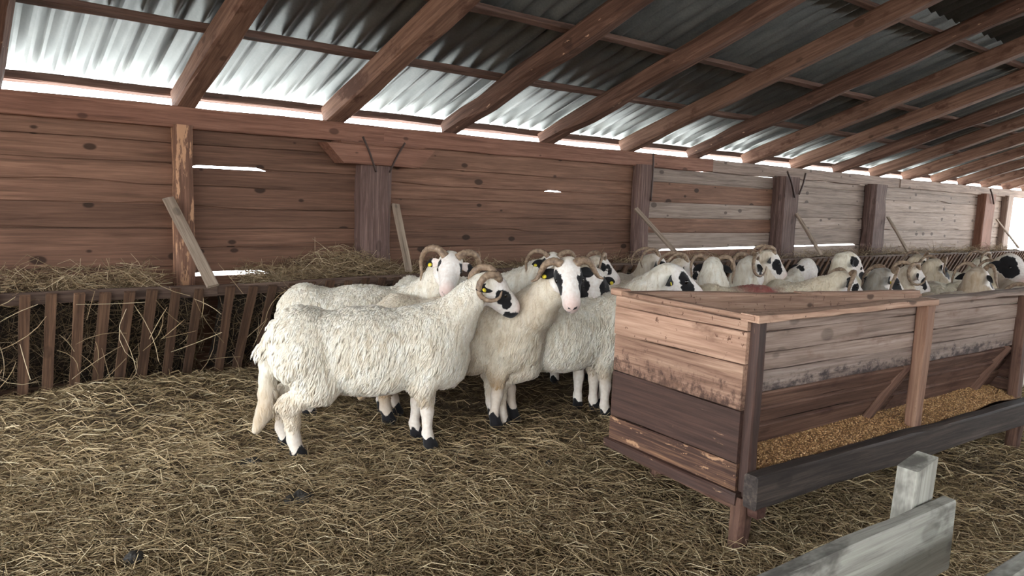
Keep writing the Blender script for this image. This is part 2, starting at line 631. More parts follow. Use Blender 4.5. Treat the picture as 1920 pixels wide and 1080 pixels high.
def plank(x0, x1, z0, z1, mat, zr0=None, zr1=None, gap=None, y=WALL_Y):
    """one horizontal board, lower edge standing proud over the board below; zr*: heights at its right end; gap=(xa,xb,dz) lifts the lower edge"""
    zr0 = z0 if zr0 is None else zr0
    zr1 = z1 if zr1 is None else zr1
    n = max(8, int((x1 - x0) / 0.13))
    ph = random.uniform(0, 6.28)
    wane = random.choice((0.004, 0.006, 0.012, 0.020))
    V = []
    tilt = 0.020
    for i in range(n + 1):
        t = i / n
        x = x0 + (x1 - x0) * t
        e = 0.004 * math.sin(x * 3.3 + ph) + random.uniform(-0.0015, 0.0015)
        g = 0.007 + max(0.0, wane * (math.sin(x * 2.1 + ph * 3) + 0.45 * math.sin(x * 7.3 + ph)))
        b = z0 + (zr0 - z0) * t + e
        tp = z1 + (zr1 - z1) * t
        bb = b - 0.022
        if gap is not None and gap[0] <= x <= gap[1]:
            bb = b + gap[2]
            g = max(g, gap[2])
        V += [(x - x0, -tilt, b + g), (x - x0, 0.012, b + g + 0.004), (x - x0, 0.014, min(bb, b + g)), (x - x0, 0.030, min(bb, b + g)), (x - x0, 0.030, tp), (x - x0, -tilt + 0.006, tp)]
    Q = []
    for i in range(n):
        for k in range(6):
            k2 = (k + 1) % 6
            Q.append((i * 6 + k, (i + 1) * 6 + k, (i + 1) * 6 + k2, i * 6 + k2))
    Q += [(0, 1, 2, 3, 4, 5), tuple(n * 6 + k for k in (5, 4, 3, 2, 1, 0))]
    me = bpy.data.meshes.new('plank')
    me.from_pydata(V, [], Q)
    me.update()
    o = obj('plank', me, mat, wall)
    o.location = (x0, y + random.uniform(-0.006, 0.006), 0)
    return o


def bay(x0, x1, zs, mat, gaps={}, slope=None):
    for i in range(len(zs) - 1):
        d = slope[i] if slope else random.uniform(-0.008, 0.008)
        d2 = slope[i + 1] if slope else random.uniform(-0.008, 0.008)
        plank(x0, x1, zs[i + 1], zs[i], mat if not isinstance(mat, (list, tuple)) else mat[i % len(mat)], zs[i + 1] + d2, zs[i] + d, gaps.get(i))


low = [0.50, 0.32, 0.14, -0.05]
bay(-3.2, 1.42, [1.68, 1.556, 1.42, 1.274, 1.137, 0.99, 0.722] + low, M_PLANK, slope=[0, 0.0, 0.0, 0.0, 0.01, -0.01, 0.0, 0, 0, 0, 0])
bay(1.38, 2.92, [1.68, 1.56, 1.405, 1.272, 1.12, 0.979, 0.851, 0.648] + low[1:], M_PLANK, gaps={1: (1.44, 1.97, 0.022), 6: (1.44, 2.05, 0.030)})
bay(2.80, 6.10, [1.68, 1.497, 1.35, 1.233, 1.087, 0.958, 0.829, 0.66] + low, M_PLANK, gaps={1: (4.75, 5.0, 0.010)}, slope=[0, -0.02, 0, 0, 0, 0.01, 0.01, 0, 0, 0, 0, 0])
bay(6.02, 8.90, [1.66, 1.51, 1.288, 1.114, 0.951, 0.749, 0.58] + low[1:], [M_PLANK_GREY, M_PLANK], gaps={4: (6.5, 8.4, 0.022)})
bay(8.72, 11.35, [1.66, 1.565, 1.354, 1.152, 1.002, 0.758, 0.58] + low[1:], M_PLANK_GREY, gaps={4: (9.0, 11.0, 0.024)})
bay(11.2, 15.85, [1.66, 1.594, 1.46, 1.281, 0.991, 0.827, 0.62] + low, M_PLANK_GREY)
bay(15.6, 16.85, [1.66, 1.56, 1.43, 1.26, 1.04, 0.85, 0.66] + low, M_PLANK_GREY)

# posts
def post(xc, w, mat, ztop=1.68, y=5.335, d=0.13, sag=0.004, bev=0.012):
    return beam('post', (xc, y, -0.1), (xc, y, ztop), d, w, mat, wall, up=(1, 0, 0), rough=sag, bev=bev, nseg=8)


p1 = post(1.405, 0.115, M_POST_PALE)
p2 = post(2.845, 0.27, M_POST_DARK, d=0.20, y=5.33, bev=0.05, sag=0.006, ztop=1.52)
p3 = post(6.04, 0.22, M_POST_DARK, bev=0.05, sag=0.008)
p4 = post(8.82, 0.42, M_POST_DARK, bev=0.05, d=0.2, sag=0.008)
p5 = post(11.28, 0.46, M_POST_DARK, bev=0.06, d=0.2, sag=0.014)
p6 = post(15.70, 0.50, M_BEAM, bev=0.02, d=0.2)
p7 = post(16.85, 0.30, M_BEAM_GREY, bev=0.02)
post(-0.6, 0.14, M_BARK)
post(-2.8, 0.16, M_BARK)
# corbel on the big post, its thin cap board
co = beam('corbel', (2.46, 5.29, 1.565), (3.27, 5.29, 1.565), 0.16, 0.15, M_BEAM, wall, ends=(-0.075, 0.075), rough=0.002)
beam('cap_board', (2.50, 5.29, 1.650), (3.24, 5.29, 1.650), 0.17, 0.018, M_BEAM, wall, rough=0.001)


def strap(pts, parent, r=0.008):
    V, Q, T = tube_pts(catmull(pts, 12), np.full(12, r), 6)
    o = obj('strap', mesh_np('strap', V, Q, T), M_IRON, wall)
    return o


strap([(2.68, 5.20, 1.70), (2.74, 5.20, 1.58), (2.80, 5.21, 1.44)], p2)
strap([(3.05, 5.20, 1.68), (2.98, 5.20, 1.57), (2.92, 5.21, 1.44)], p2)
strap([(8.62, 5.20, 1.74), (8.74, 5.20, 1.60), (8.86, 5.21, 1.42)], p4, 0.012)
strap([(9.06, 5.20, 1.74), (9.02, 5.20, 1.60), (8.96, 5.21, 1.46)], p4, 0.012)
strap([(15.5, 5.20, 1.76), (15.62, 5.20, 1.66), (15.78, 5.21, 1.5)], p6, 0.016)
strap([(6.10, 5.25, 1.80), (6.11, 5.25, 1.6), (6.10, 5.25, 1.30)], p3, 0.010)
tw = catmull([(0.02, 5.36, 1.66), (0.06, 5.355, 1.60), (0.16, 5.355, 1.52), (0.30, 5.36, 1.445)], 16)
V, Q, T = tube_pts(tw, np.full(16, 0.004), 5)
tag(obj('twine', mesh_np('twine', V, Q, T), M_TWINE), 'thin pale twine hanging on the planks at the left edge', 'twine')
# top plate in scarfed lengths
for x0, x1, m in ((-3.2, 2.93, M_BEAM), (2.93, 7.25, M_BEAM), (7.25, 12.1, M_BEAM_GREY), (12.1, 19.5, M_BEAM_GREY)):
    beam('top_plate', (x0, 5.40, 1.733), (x1, 5.40, 1.733), 0.14, 0.145, m, wall, rough=0.004, nseg=14, bev=0.008)

# ------------------------------------------------------------------ roof
SL = 0.3498
SN = math.hypot(1, SL)


def rz(y):
    return 1.81 + SL * (5.33 - y)      # underside of the rafters


roof = empty('ceiling')
tag(roof, 'low pitched roof of corrugated sheets on rough rafters', kind='structure')
upn = Vector((0, SL, 1)).normalized()
RAF_X = [0.33 + 1.103 * (i - 3) for i in range(20)]
Y_TOP = -1.1
for i, x in enumerate(RAF_X):
    barky = i in (0, 3, 6, 7, 9, 12)
    w = [0.12, 0.13, 0.14, 0.15, 0.14, 0.15, 0.15, 0.16][i % 8]
    dy = 5.42
    hh = 0.15
    c0 = Vector((x, dy, rz(dy))) + upn * hh / 2
    c1 = Vector((x + 0.02, Y_TOP, rz(Y_TOP))) + upn * hh / 2
    beam('rafter', c0, c1, w, hh, M_BARK if barky else M_RAFTER, roof, up=upn, bev=0.035 if barky else 0.014, rough=0.010 if barky else 0.004, nseg=22)
BAT_Y = [5.47, 4.64, 3.90, 2.84, 2.05, 1.2, 0.35, -0.5]
for k, y in enumerate(BAT_Y):
    hb = 0.060 if k == 0 else 0.045
    for x0, x1 in ((-3.3, 3.7), (3.66, 10.3), (10.26, 18.2)):
        c0 = Vector((x0, y, rz(y))) + upn * (0.15 + hb / 2)
        c1 = Vector((x1, y, rz(y))) + upn * (0.15 + hb / 2)
        if k == 0:
            c0.z -= 0.030
            c1.z -= 0.030
        beam('batten', c0, c1, 0.055, hb, M_BATTEN, roof, up=upn, rough=0.004, nseg=14)


def roof_sheet_mesh(length):
    n, waves, wl, amp, th = 6 * 8, 6, 0.166, 0.024, 0.006
    V, Q = [], []
    for j in (0, 1):
        for i in range(n + 1):
            x = i / n * waves * wl
            z = amp * math.cos(2 * math.pi * i / 8)
            V.append((x, -j * length, z))
            V.append((x, -j * length, z + th))
    m = (n + 1) * 2
    for i in range(n):
        a, b = i * 2, i * 2 + 2
        Q.append((a, b, m + b, m + a))
        Q.append((a + 1, m + a + 1, m + b + 1, b + 1))
        Q.append((a, a + 1, b + 1, b))
        Q.append((m + a, m + b, m + b + 1, m + a + 1))
    me = bpy.data.meshes.new('roof_sheet')
    me.from_pydata(V, [], Q)
    me.polygons.foreach_set('use_smooth', np.ones(len(me.polygons), bool))
    me.materials.append(M_ROOF)
    me.update()
    return me


ROWS = [(5.56, 2.72), (2.90, 0.28), (0.46, -1.2)]
ang = math.atan(SL)
for k, (ya, yb) in enumerate(ROWS):
    me = roof_sheet_mesh((ya - yb) * SN)
    for i in range(22):
        o = link(bpy.data.objects.new('roof_sheet', me), roof)
        lift = 0.15 + 0.045 + 0.026 + (0.008 * k) + 0.003 * (i % 2)
        p = Vector((-3.3 + i * 0.98, ya, rz(ya))) + upn * lift
        o.location = p
        o.rotation_euler = (-ang, 0, 0)

# unseen camera-side roof slope and front wall, added to cut light from behind
front = empty('added_wall_front')
tag(front, 'unseen plank wall on the camera side of the barn, added to hold back daylight, open above', kind='structure')
for j in range(9):
    beam('plank', (-3.4, -4.3, 0.12 + j * 0.255), (20.0, -4.3, 0.12 + j * 0.255), 0.028, 0.262, M_PLANK, front, rough=0.002, nseg=6)
gable = empty('added_gable_left')  # unseen; added to keep daylight off the rafters and roof
tag(gable, 'unseen plank gable added to block daylight at the left end above head height', kind='structure')
for j in range(9):
    z = 2.12 + j * 0.215
    ya = min(5.2, 5.33 - (z + 0.11 - 1.90) / SL)
    yb = max(-4.2, -4.6 + (z + 0.11 - 2.80) / SL)
    if ya - yb > 0.3:
        beam('plank', (-3.36, yb, z), (-3.36, ya, z), 0.028, 0.222, M_PLANK, gable, rough=0.002, nseg=5)
me = roof_sheet_mesh(3.6 * SN)  # unseen slope over the camera side, added to shut out sky light
for i in range(24):
    o = link(bpy.data.objects.new('roof_sheet', me), roof)
    o.location = (-3.3 + (i + 1) * 0.98, -4.6, rz(Y_TOP) + 0.22 - SL * 3.5)
    o.rotation_euler = (-ang, 0, math.pi)
# ------------------------------------------------------------------ hay racks
SLAT_DX = 0.1305
RACKS = [(-2.42, 1.44, 'low slatted hay rack at the left, in front of the first plank bay'), (1.48, 5.0, 'slatted hay rack behind the two nearest sheep'),
         (5.05, 9.1, 'slatted hay rack behind the middle of the flock'), (9.15, 13.2, 'slatted hay rack below the grey planks, second farthest'), (13.25, 17.6, 'farthest slatted hay rack beside the bright opening')]


def slat_mesh(seed):
    r = random.Random(seed)
    L, w, th = 0.80, 0.056 + r.uniform(-0.004, 0.005), 0.019
    V, Q = [], []
    n = 4
    for i in range(n + 1):
        t = i / n
        for a, c in ((-1, -1), (1, -1), (1, 1), (-1, 1)):
            V.append((t * L, a * w / 2 + r.uniform(-.002, .002), c * th / 2 + r.uniform(-.001, .001)))
    for i in range(n):
        for k in range(4):
            k2 = (k + 1) % 4
            Q.append((i * 4 + k, i * 4 + k2, (i + 1) * 4 + k2, (i + 1) * 4 + k))
    Q += [(3, 2, 1, 0), (n * 4, n * 4 + 1, n * 4 + 2, n * 4 + 3)]
    me = bpy.data.meshes.new('slat')
    me.from_pydata(V, [], Q)
    me.materials.append(M_SLAT)
    me.update()
    return me


SLATS = [slat_mesh(s) for s in range(6)]
RAIL = {0: (0.668, 0.660), 1: (0.655, 0.70), 2: (0.695, 0.67), 3: (0.675, 0.655), 4: (0.655, 0.64)}
for k, (x0, x1, lab) in enumerate(RACKS):
    rk = empty('hay_rack', (x0, 4.75, 0))
    tag(rk, lab, 'hay rack', 'slatted hay racks along the plank wall')
    za, zb = RAIL[k]
    ya, yb = (4.77, 4.77) if k else (4.75, 4.75)
    beam('top_rail', (x0 - 0.02, ya + 0.060, za - 0.035), (x1 + 0.02, yb + 0.060, zb - 0.035), 0.035, 0.070, M_RACKRAIL, rk, rough=0.004, nseg=12)
    beam('bottom_rail', (x0, 5.15, 0.01), (x1, 5.15, 0.01), 0.05, 0.07, M_SLAT, rk, rough=0.003, nseg=8)
    if k == 0:
        xs = [0.424 + SLAT_DX * j for j in range(-21, 9) if x0 < 0.424 + SLAT_DX * j < x1]
    else:
        xs = list(np.arange(x0 + 0.06, x1 - 0.02, SLAT_DX + 0.006))
    for x in xs:
        o = link(bpy.data.objects.new('slat', random.choice(SLATS)), rk)
        t = (x - x0) / (x1 - x0)
        zt = za + (zb - za) * t - 0.012 + random.uniform(-0.008, 0.006)
        p0 = Vector((x + random.uniform(-.008, .008), ya, zt))
        p1 = Vector((x + random.uniform(-.014, .014) - 0.01, 5.09, -0.06))
        ax = (p1 - p0).normalized()
        zv = Vector((0, -1, 0))
        zv = (zv - ax * zv.dot(ax)).normalized()
        yv = zv.cross(ax)
        R = Matrix(((ax.x, yv.x, zv.x, p0.x - x0), (ax.y, yv.y, zv.y, p0.y - 4.75), (ax.z, yv.z, zv.z, p0.z), (0, 0, 0, 1)))
        o.matrix_local = R
    bs = {0: [((1.30, 5.29, 1.19), (1.425, 4.76, 0.655))], 1: [((3.02, 5.28, 1.19), (2.87, 4.80, 0.70))], 2: [((5.90, 5.27, 1.22), (6.14, 4.80, 0.69)), ((8.97, 5.24, 1.22), (8.90, 4.80, 0.70))],
          3: [((11.5, 5.2, 1.20), (11.37, 4.80, 0.70))], 4: [((15.95, 5.2, 1.22), (16.05, 4.80, 0.70))]}[k]
    for a, b in bs:
        beam('brace', a, b, 0.022, 0.075 if k == 0 else 0.06, M_BRACE, rk, up=(1, 0, 0.2), rough=0.002, nseg=4)

# hay in the racks: dark packed core and loose strands
def hay_core(x0, x1):
    xs = np.arange(x0, x1 + 0.001, 0.06)
    prof = [(5.22, -0.02), (5.13, 0.10), (5.06, 0.24), (4.99, 0.40), (4.94, 0.52), (4.95, 0.585), (5.0, 0.60), (5.2, 0.60), (5.37, 0.58)]
    V, Q = [], []
    for x in xs:
        for j, (y, z) in enumerate(prof):
            k = 0.022
            V.append((x, y + random.uniform(-k, k) + 0.02 * math.sin(x * 5 + j), z + random.uniform(-k, k) + (0.03 * math.sin(x * 2.7 + 1) if j > 4 else 0)))
    m = len(prof)
    for i in range(len(xs) - 1):
        for j in range(m - 1):
            Q.append((i * m + j, (i + 1) * m + j, (i + 1) * m + j + 1, i * m + j + 1))
    return V, Q


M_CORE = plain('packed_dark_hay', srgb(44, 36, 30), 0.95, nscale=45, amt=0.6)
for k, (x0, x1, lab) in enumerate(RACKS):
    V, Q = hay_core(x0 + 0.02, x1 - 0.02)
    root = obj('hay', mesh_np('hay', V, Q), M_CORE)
    tag(root, ['packed hay inside the left hay rack', 'packed hay inside the rack behind the nearest sheep', 'packed hay inside the rack behind the flock', 'packed hay inside the second farthest rack', 'packed hay inside the farthest rack'][k], 'hay', kind='stuff')
    n = [3600, 3000, 1800, 1300, 1100][k]
    tx = rng.uniform(x0 + 0.03, x1 - 0.03, n)
    s = rng.uniform(0, 1, n) ** 0.9
    py = np.interp(s, [0, 0.25, 0.5, 0.75, 1], [5.10, 5.0, 4.92, 4.86, 4.83]) + 0.10 - rng.uniform(0.0, 0.075, n)
    pz = np.interp(s, [0, 1], [0.02, 0.56])
    D = rng.normal(size=(n, 3)) * np.array([1.0, 0.18, 0.9])
    D /= np.linalg.norm(D, axis=1)[:, None]
    L = rng.uniform(0.05, 0.20, n)
    tone = np.clip(rng.normal(0.42, 0.22, n), 0, 1)
    strands('strands', np.stack([tx, py, pz], 1) - D * (L / 2)[:, None], D, L, rng.uniform(0.0010, 0.0019, n), tone, M_HAY, root, bend=0.35)
    tag(bpy.data.objects[root.children[0].name], kind='stuff')
    # loose tops
    segs = {0: [(-0.4, 1.18, 1700)], 1: [(1.75, 3.05, 2700), (3.1, 5.0, 1300)], 2: [(5.1, 9.0, 1300)], 3: [(9.2, 13.1, 1100)], 4: [(13.3, 17.4, 1000)]}[k]
    PP, DD, LL, TT = [], [], [], []
    for a, b, n in segs:
        c = rng.uniform(a, b, n)
        y = rng.uniform(4.84, 5.34, n)
        hmax = 0.05 + 0.07 * np.abs(np.sin(c * 2.9 + 0.5)) + 0.05 * (y - 4.85) / 0.5
        if k == 1:
            hmax += 0.10 * np.exp(-((c - 2.45) / 0.35) ** 2)
        if k == 0:
            hmax += 0.06 * np.exp(-((c - 0.95) / 0.3) ** 2)
        z = 0.59 + rng.uniform(0, 1, n) ** 1.3 * hmax
        D = rng.normal(size=(n, 3)) * np.array([1.0, 0.7, 0.32])
        D[: n // 30] = rng.normal(size=(n // 30, 3)) * np.array([0.6, 0.3, 0.2]) + np.array([0, 0, 0.7])
        D /= np.linalg.norm(D, axis=1)[:, None]
        PP.append(np.stack([c, y, z], 1))
        DD.append(D)
        LL.append(rng.uniform(0.07, 0.24, n))
        TT.append(np.clip(rng.normal(0.68, 0.2, n), 0, 1))
    PP, DD, LL, TT = map(np.concatenate, (PP, DD, LL, TT))
    o = strands('loose_top', PP - DD * (LL * 0.4)[:, None], DD, LL, np.full(len(LL), 0.0019), TT, M_HAY, root, bend=0.35)
    tag(o, kind='stuff')

# long stalks hanging out of the left rack
n = 55
P = np.stack([rng.uniform(0.2, 2.0, n), rng.uniform(4.66, 4.74, n), rng.uniform(0.05, 0.62, n)], 1)
D = rng.normal(size=(n, 3)) * np.array([0.5, 0.12, 0.9])
D /= np.linalg.norm(D, axis=1)[:, None]
o = strands('hay', P, D, rng.uniform(0.12, 0.38, n), np.full(n, 0.0024), np.clip(rng.normal(0.75, 0.15, n), 0, 1), M_HAY, bend=0.3, segs=4)
tag(o, 'long pale hay stalks poking out through the left rack slats', 'hay', kind='stuff')

# ------------------------------------------------------------------ feed trough
trough = empty('feed_trough', (2.345, 1.51, 0), math.radians(-4.3))
tag(trough, 'long worn wooden hopper feed trough on legs', 'trough')
TL, TW = 2.37, 0.70


def tp(x, y, z):
    """trough coordinates: x along its length, y towards the wall"""
    c, s = math.cos(math.radians(-4.3)), math.sin(math.radians(-4.3))
    return (2.345 + c * x - s * y, 1.51 + s * x + c * y, z)


def tb(name, a, b, w, h, mat, up=(0, 0, 1), **kw):
    return beam(name, tp(*a), tp(*b), w, h, mat, trough, up=up, **kw)


# near end panel: boards one above the other
for z0, z1, m in ((0.825, 0.868, M_TR_PALE), (0.700, 0.825, M_TR_PALE), (0.530, 0.700, M_TR_MID), (0.325, 0.530, M_TR_DARK), (0.215, 0.325, M_TR_SCUFF)):
    tb('end_board', (0.0, 0.005, (z0 + z1) / 2), (0.0, TW + 0.005, (z0 + z1) / 2), 0.026, z1 - z0 - 0.003, m, rough=0.002, nseg=6, bev=0.004)
tb('skid', (-0.005, -0.01, 0.192), (-0.005, TW + 0.02, 0.205), 0.05, 0.045, M_TR_DARK, rough=0.004)
tb('end_cap', (0.0, -0.03, 0.880), (0.0, TW + 0.02, 0.882), 0.05, 0.020, M_TR_PALE, rough=0.002)
tb('corner_block', (0.0, TW - 0.04, 0.885), (0.0, TW + 0.03, 0.885), 0.055, 0.03, M_TR_PALE, rough=0.001)
# far end boards
for z0, z1 in ((0.66, 0.775), (0.53, 0.66), (0.38, 0.53), (0.22, 0.38)):
    tb('end_board', (TL, 0.005, (z0 + z1) / 2), (TL, TW - 0.1, (z0 + z1) / 2), 0.026, z1 - z0 - 0.003, M_TR_BROWN, rough=0.002)
# corner posts / mid post on the front face
tb('post', (0.035, -0.005, 0.16), (0.035, -0.005, 0.868), 0.05, 0.055, M_TR_DARK, up=(1, 0, 0), rough=0.002)
tb('post', (1.245, -0.005, 0.20), (1.245, -0.005, 0.868), 0.05, 0.085, M_TR_POST, up=(1, 0, 0), rough=0.002, nseg=10)
tb('post', (TL - 0.05, -0.005, 0.16), (TL - 0.05, -0.005, 0.868), 0.05, 0.085, M_TR_BROWN, up=(1, 0, 0), rough=0.002)
# front boards upright
for z0, z1 in ((0.815, 0.868), (0.735, 0.815), (0.665, 0.735), (0.580, 0.665)):
    for xa, xb in ((0.03, 1.245), (1.245, TL)):
        tb('side_board', (xa, 0.028, (z0 + z1) / 2), (xb, 0.028, (z0 + z1) / 2), 0.022, z1 - z0 - 0.003, M_TR_GREYD if z0 < 0.6 else M_TR_GREY, rough=0.0015, nseg=10, bev=0.003)
# boards sloping inwards below
steps = [(0.575, 0.045), (0.500, 0.075), (0.420, 0.108), (0.315, 0.150)]
for (za, ya), (zb, yb) in zip(steps[:-1], steps[1:]):
    for xa, xb in ((0.03, 1.245), (1.245, TL)):
        dz, dy = zb - za, yb - ya
        tb('hopper_board', (xa, (ya + yb) / 2, (za + zb) / 2), (xb, (ya + yb) / 2, (za + zb) / 2), 0.02, math.hypot(dz, dy) - 0.004, M_TR_BROWN, up=(0, -dy - 0.012, -dz), rough=0.002, nseg=8, bev=0.005)
# rear side: mirror, top rail a little lower at the far end
for z0, z1 in ((0.74, 0.862), (0.60, 0.74)):
    tb('side_board', (0.02, TW - 0.02, (z0 + z1) / 2), (TL, TW - 0.12, (z0 + z1) / 2 - 0.07), 0.022, z1 - z0 - 0.003, M_TR_PALE, rough=0.002, nseg=10, bev=0.003)
for (za, ya), (zb, yb) in zip(steps[:-1], steps[1:]):
    dz, dy = zb - za, yb - ya
    tb('hopper_board', (0.03, TW - (ya + yb) / 2, (za + zb) / 2), (TL, TW - 0.05 - (ya + yb) / 2, (za + zb) / 2), 0.02, math.hypot(dz, dy) + 0.004, M_TR_BROWN, up=(0, dy, -dz), rough=0.0015, nseg=8)
# rails
tb('top_rail', (-0.02, -0.012, 0.880), (1.26, -0.012, 0.880), 0.085, 0.024, M_TR_PALE, rough=0.003, nseg=14, bev=0.004)
tb('top_rail', (1.26, -0.012, 0.884), (TL + 0.03, -0.012, 0.884), 0.085, 0.024, M_TR_GREY, rough=0.003, nseg=14, bev=0.004)
tb('rear_rail', (0.05, TW, 0.872), (1.22, TW - 0.05, 0.822), 0.055, 0.026, M_TR_PALE, rough=0.003, nseg=10)
tb('rear_rail', (1.22, TW - 0.05, 0.828), (TL, TW - 0.10, 0.795), 0.055, 0.026, M_TR_PALE, rough=0.003, nseg=10)
# braces from post to the hopper bottom
tb('brace', (1.225, 0.03, 0.57), (1.06, 0.125, 0.31), 0.035, 0.045, M_TR_BROWN, up=(1, 0, 0), rough=0.002)
tb('brace', (TL - 0.10, 0.03, 0.57), (TL - 0.27, 0.125, 0.31), 0.035, 0.045, M_TR_BROWN, up=(1, 0, 0), rough=0.002)
# bottom tray and front beam
tb('tray_board', (0.0, TW / 2, 0.225), (TL, TW / 2 - 0.03, 0.225), TW - 0.02, 0.022, M_TR_DARK, rough=0.001, nseg=4)
tb('front_beam', (-0.01, -0.065, 0.243), (TL + 0.06, -0.065, 0.236), 0.062, 0.128, M_TR_BLACK, rough=0.004, nseg=16, bev=0.008)
tb('back_beam', (0.05, TW - 0.03, 0.24), (TL, TW - 0.08, 0.24), 0.06, 0.125, M_TR_BLACK, rough=0.004, nseg=10, bev=0.012)
# legs
tb('leg', (0.0, -0.01, -0.03), (0.02, -0.01, 0.20), 0.06, 0.075, M_TR_BROWN, up=(1, 0, 0), rough=0.004, bev=0.016)
tb('leg', (TL - 0.02, -0.02, -0.03), (TL - 0.02, -0.02, 0.20), 0.06, 0.09, M_TR_BROWN, up=(1, 0, 0), rough=0.004, bev=0.016)
tb('leg', (0.25, TW - 0.06, -0.03), (0.25, TW - 0.06, 0.20), 0.06, 0.07, M_TR_BROWN, up=(1, 0, 0), rough=0.004, bev=0.016)
tb('leg', (TL - 0.03, TW - 0.05, -0.03), (TL - 0.03, TW - 0.05, 0.20), 0.06, 0.07, M_TR_BROWN, up=(1, 0, 0), rough=0.004, bev=0.016)
tb('crosspiece', (0.03, -0.09, 0.165), (0.06, TW - 0.07, 0.165), 0.05, 0.045, M_TR_BROWN, rough=0.003)

# grain in the front tray
def build_grain():
    xs = np.linspace(0.05, TL - 0.04, 90)
    ys = np.linspace(-0.035, 0.165, 10)
    X, Y = np.meshgrid(xs, ys)
    Z = 0.285 + 0.04 * np.clip((Y + 0.035) / 0.2, 0, 1) + 0.012 * vnoise(X, Y, 9, 5) + 0.02 * np.exp(-((X - 2.0) / 0.4) ** 2)
    c, s = math.cos(math.radians(-4.3)), math.sin(math.radians(-4.3))
    def W(x, y, z):
        return np.stack([2.345 + c * x - s * y, 1.51 + s * x + c * y, z], -1)
    V = W(X, Y, Z).reshape(-1, 3)
    nx = len(xs)
    i, j = np.meshgrid(np.arange(nx - 1), np.arange(len(ys) - 1))
    a = (j * nx + i).ravel()
    me = mesh_np('grain', V, quads=np.stack([a, a + 1, a + nx + 1, a + nx], 1), smooth=True)
    fattr(me, 'tone', np.full(len(V), 0.25))
    o = obj('grain', me, M_GRAIN)
    tag(o, 'cracked golden grain lying in the trough tray', 'grain', kind='stuff')
    n = 7000
    x = rng.uniform(0.05, TL - 0.05, n)
    y = rng.uniform(-0.03, 0.155, n)
    z = 0.287 + 0.04 * np.clip((y + 0.035) / 0.2, 0, 1) + 0.012 * vnoise(x, y, 9, 5) + 0.02 * np.exp(-((x - 2.0) / 0.4) ** 2)
    Pk = W(x, y, z)
    t = np.array([[1, 0, 0], [-1, 0, 0], [0, 1, 0], [0, -1, 0], [0, 0, 1], [0, 0, -1]], float)
    F = np.array([[0, 2, 4], [2, 1, 4], [1, 3, 4], [3, 0, 4], [2, 0, 5], [1, 2, 5], [3, 1, 5], [0, 3, 5]])
    sz = rng.uniform(0.0034, 0.0060, (n, 1, 1)) * np.array([1.0, 0.8, 0.7])
    A = rng.uniform(0, 6.28, n)
    ca, sa = np.cos(A), np.sin(A)
    R = np.zeros((n, 3, 3))
    R[:, 0, 0] = ca; R[:, 0, 1] = -sa; R[:, 1, 0] = sa; R[:, 1, 1] = ca; R[:, 2, 2] = 1
    K = np.einsum('nij,nkj->nki', R, t[None] * sz) + Pk[:, None, :]
    me = mesh_np('kernels', K.reshape(-1, 3), tris=(F[None] + (np.arange(n) * 6)[:, None, None]).reshape(-1, 3))
    fattr(me, 'tone', np.repeat(np.clip(rng.normal(0.55, 0.22, n), 0, 1), 6))
    k = obj('kernels', me, M_GRAIN, o)
    tag(k, kind='stuff')


build_grain()

# ------------------------------------------------------------------ foreground fence
fence = empty('fence', (1.85, 0.71, 0))
tag(fence, 'pale grey board fence with one square post in the right foreground', 'fence')
beam('rail', (0.60, 0.72 + 0.055, 0.466), (2.02, 0.685, 0.466), 0.036, 0.19, M_FENCE, fence, rough=0.0025, nseg=12, bev=0.004)
beam('post', (1.925, 0.755, -0.05), (1.945, 0.745, 0.655), 0.055, 0.10, M_FENCE, fence, up=(1, -0.06, 0), rough=0.001, nseg=6, bev=0.003, ends=(0, 0.012))
beam('rail', (0.60, 0.775, 0.22), (2.02, 0.690, 0.22), 0.036, 0.14, M_FENCE, fence, rough=0.0025, nseg=10, bev=0.004)
fence2 = empty('fence', (1.7, 0.45, 0))
tag(fence2, 'corner of a second pale board fence at the lower right edge', 'fence')
beam('rail', (1.25, 0.468, 0.488), (2.4, 0.442, 0.488), 0.036, 0.15, M_FENCE, fence2, rough=0.002, nseg=8, bev=0.004)
beam('post', (2.30, 0.41, -0.05), (2.30, 0.41, 0.52), 0.055, 0.10, M_FENCE, fence2, up=(1, 0, 0), rough=0.001)
#SHEEP
# ------------------------------------------------------------------ sheep: signed distances -> one continuous skin
def q_cone(a, b, ra, rb, k=0.05):
    return ('c', np.array(a, float), np.array(b, float), ra, rb, k)


def q_ell(c, r, k=0.06, M=None):
    return ('e', np.array(c, float), np.array(r, float), M, 0, k)


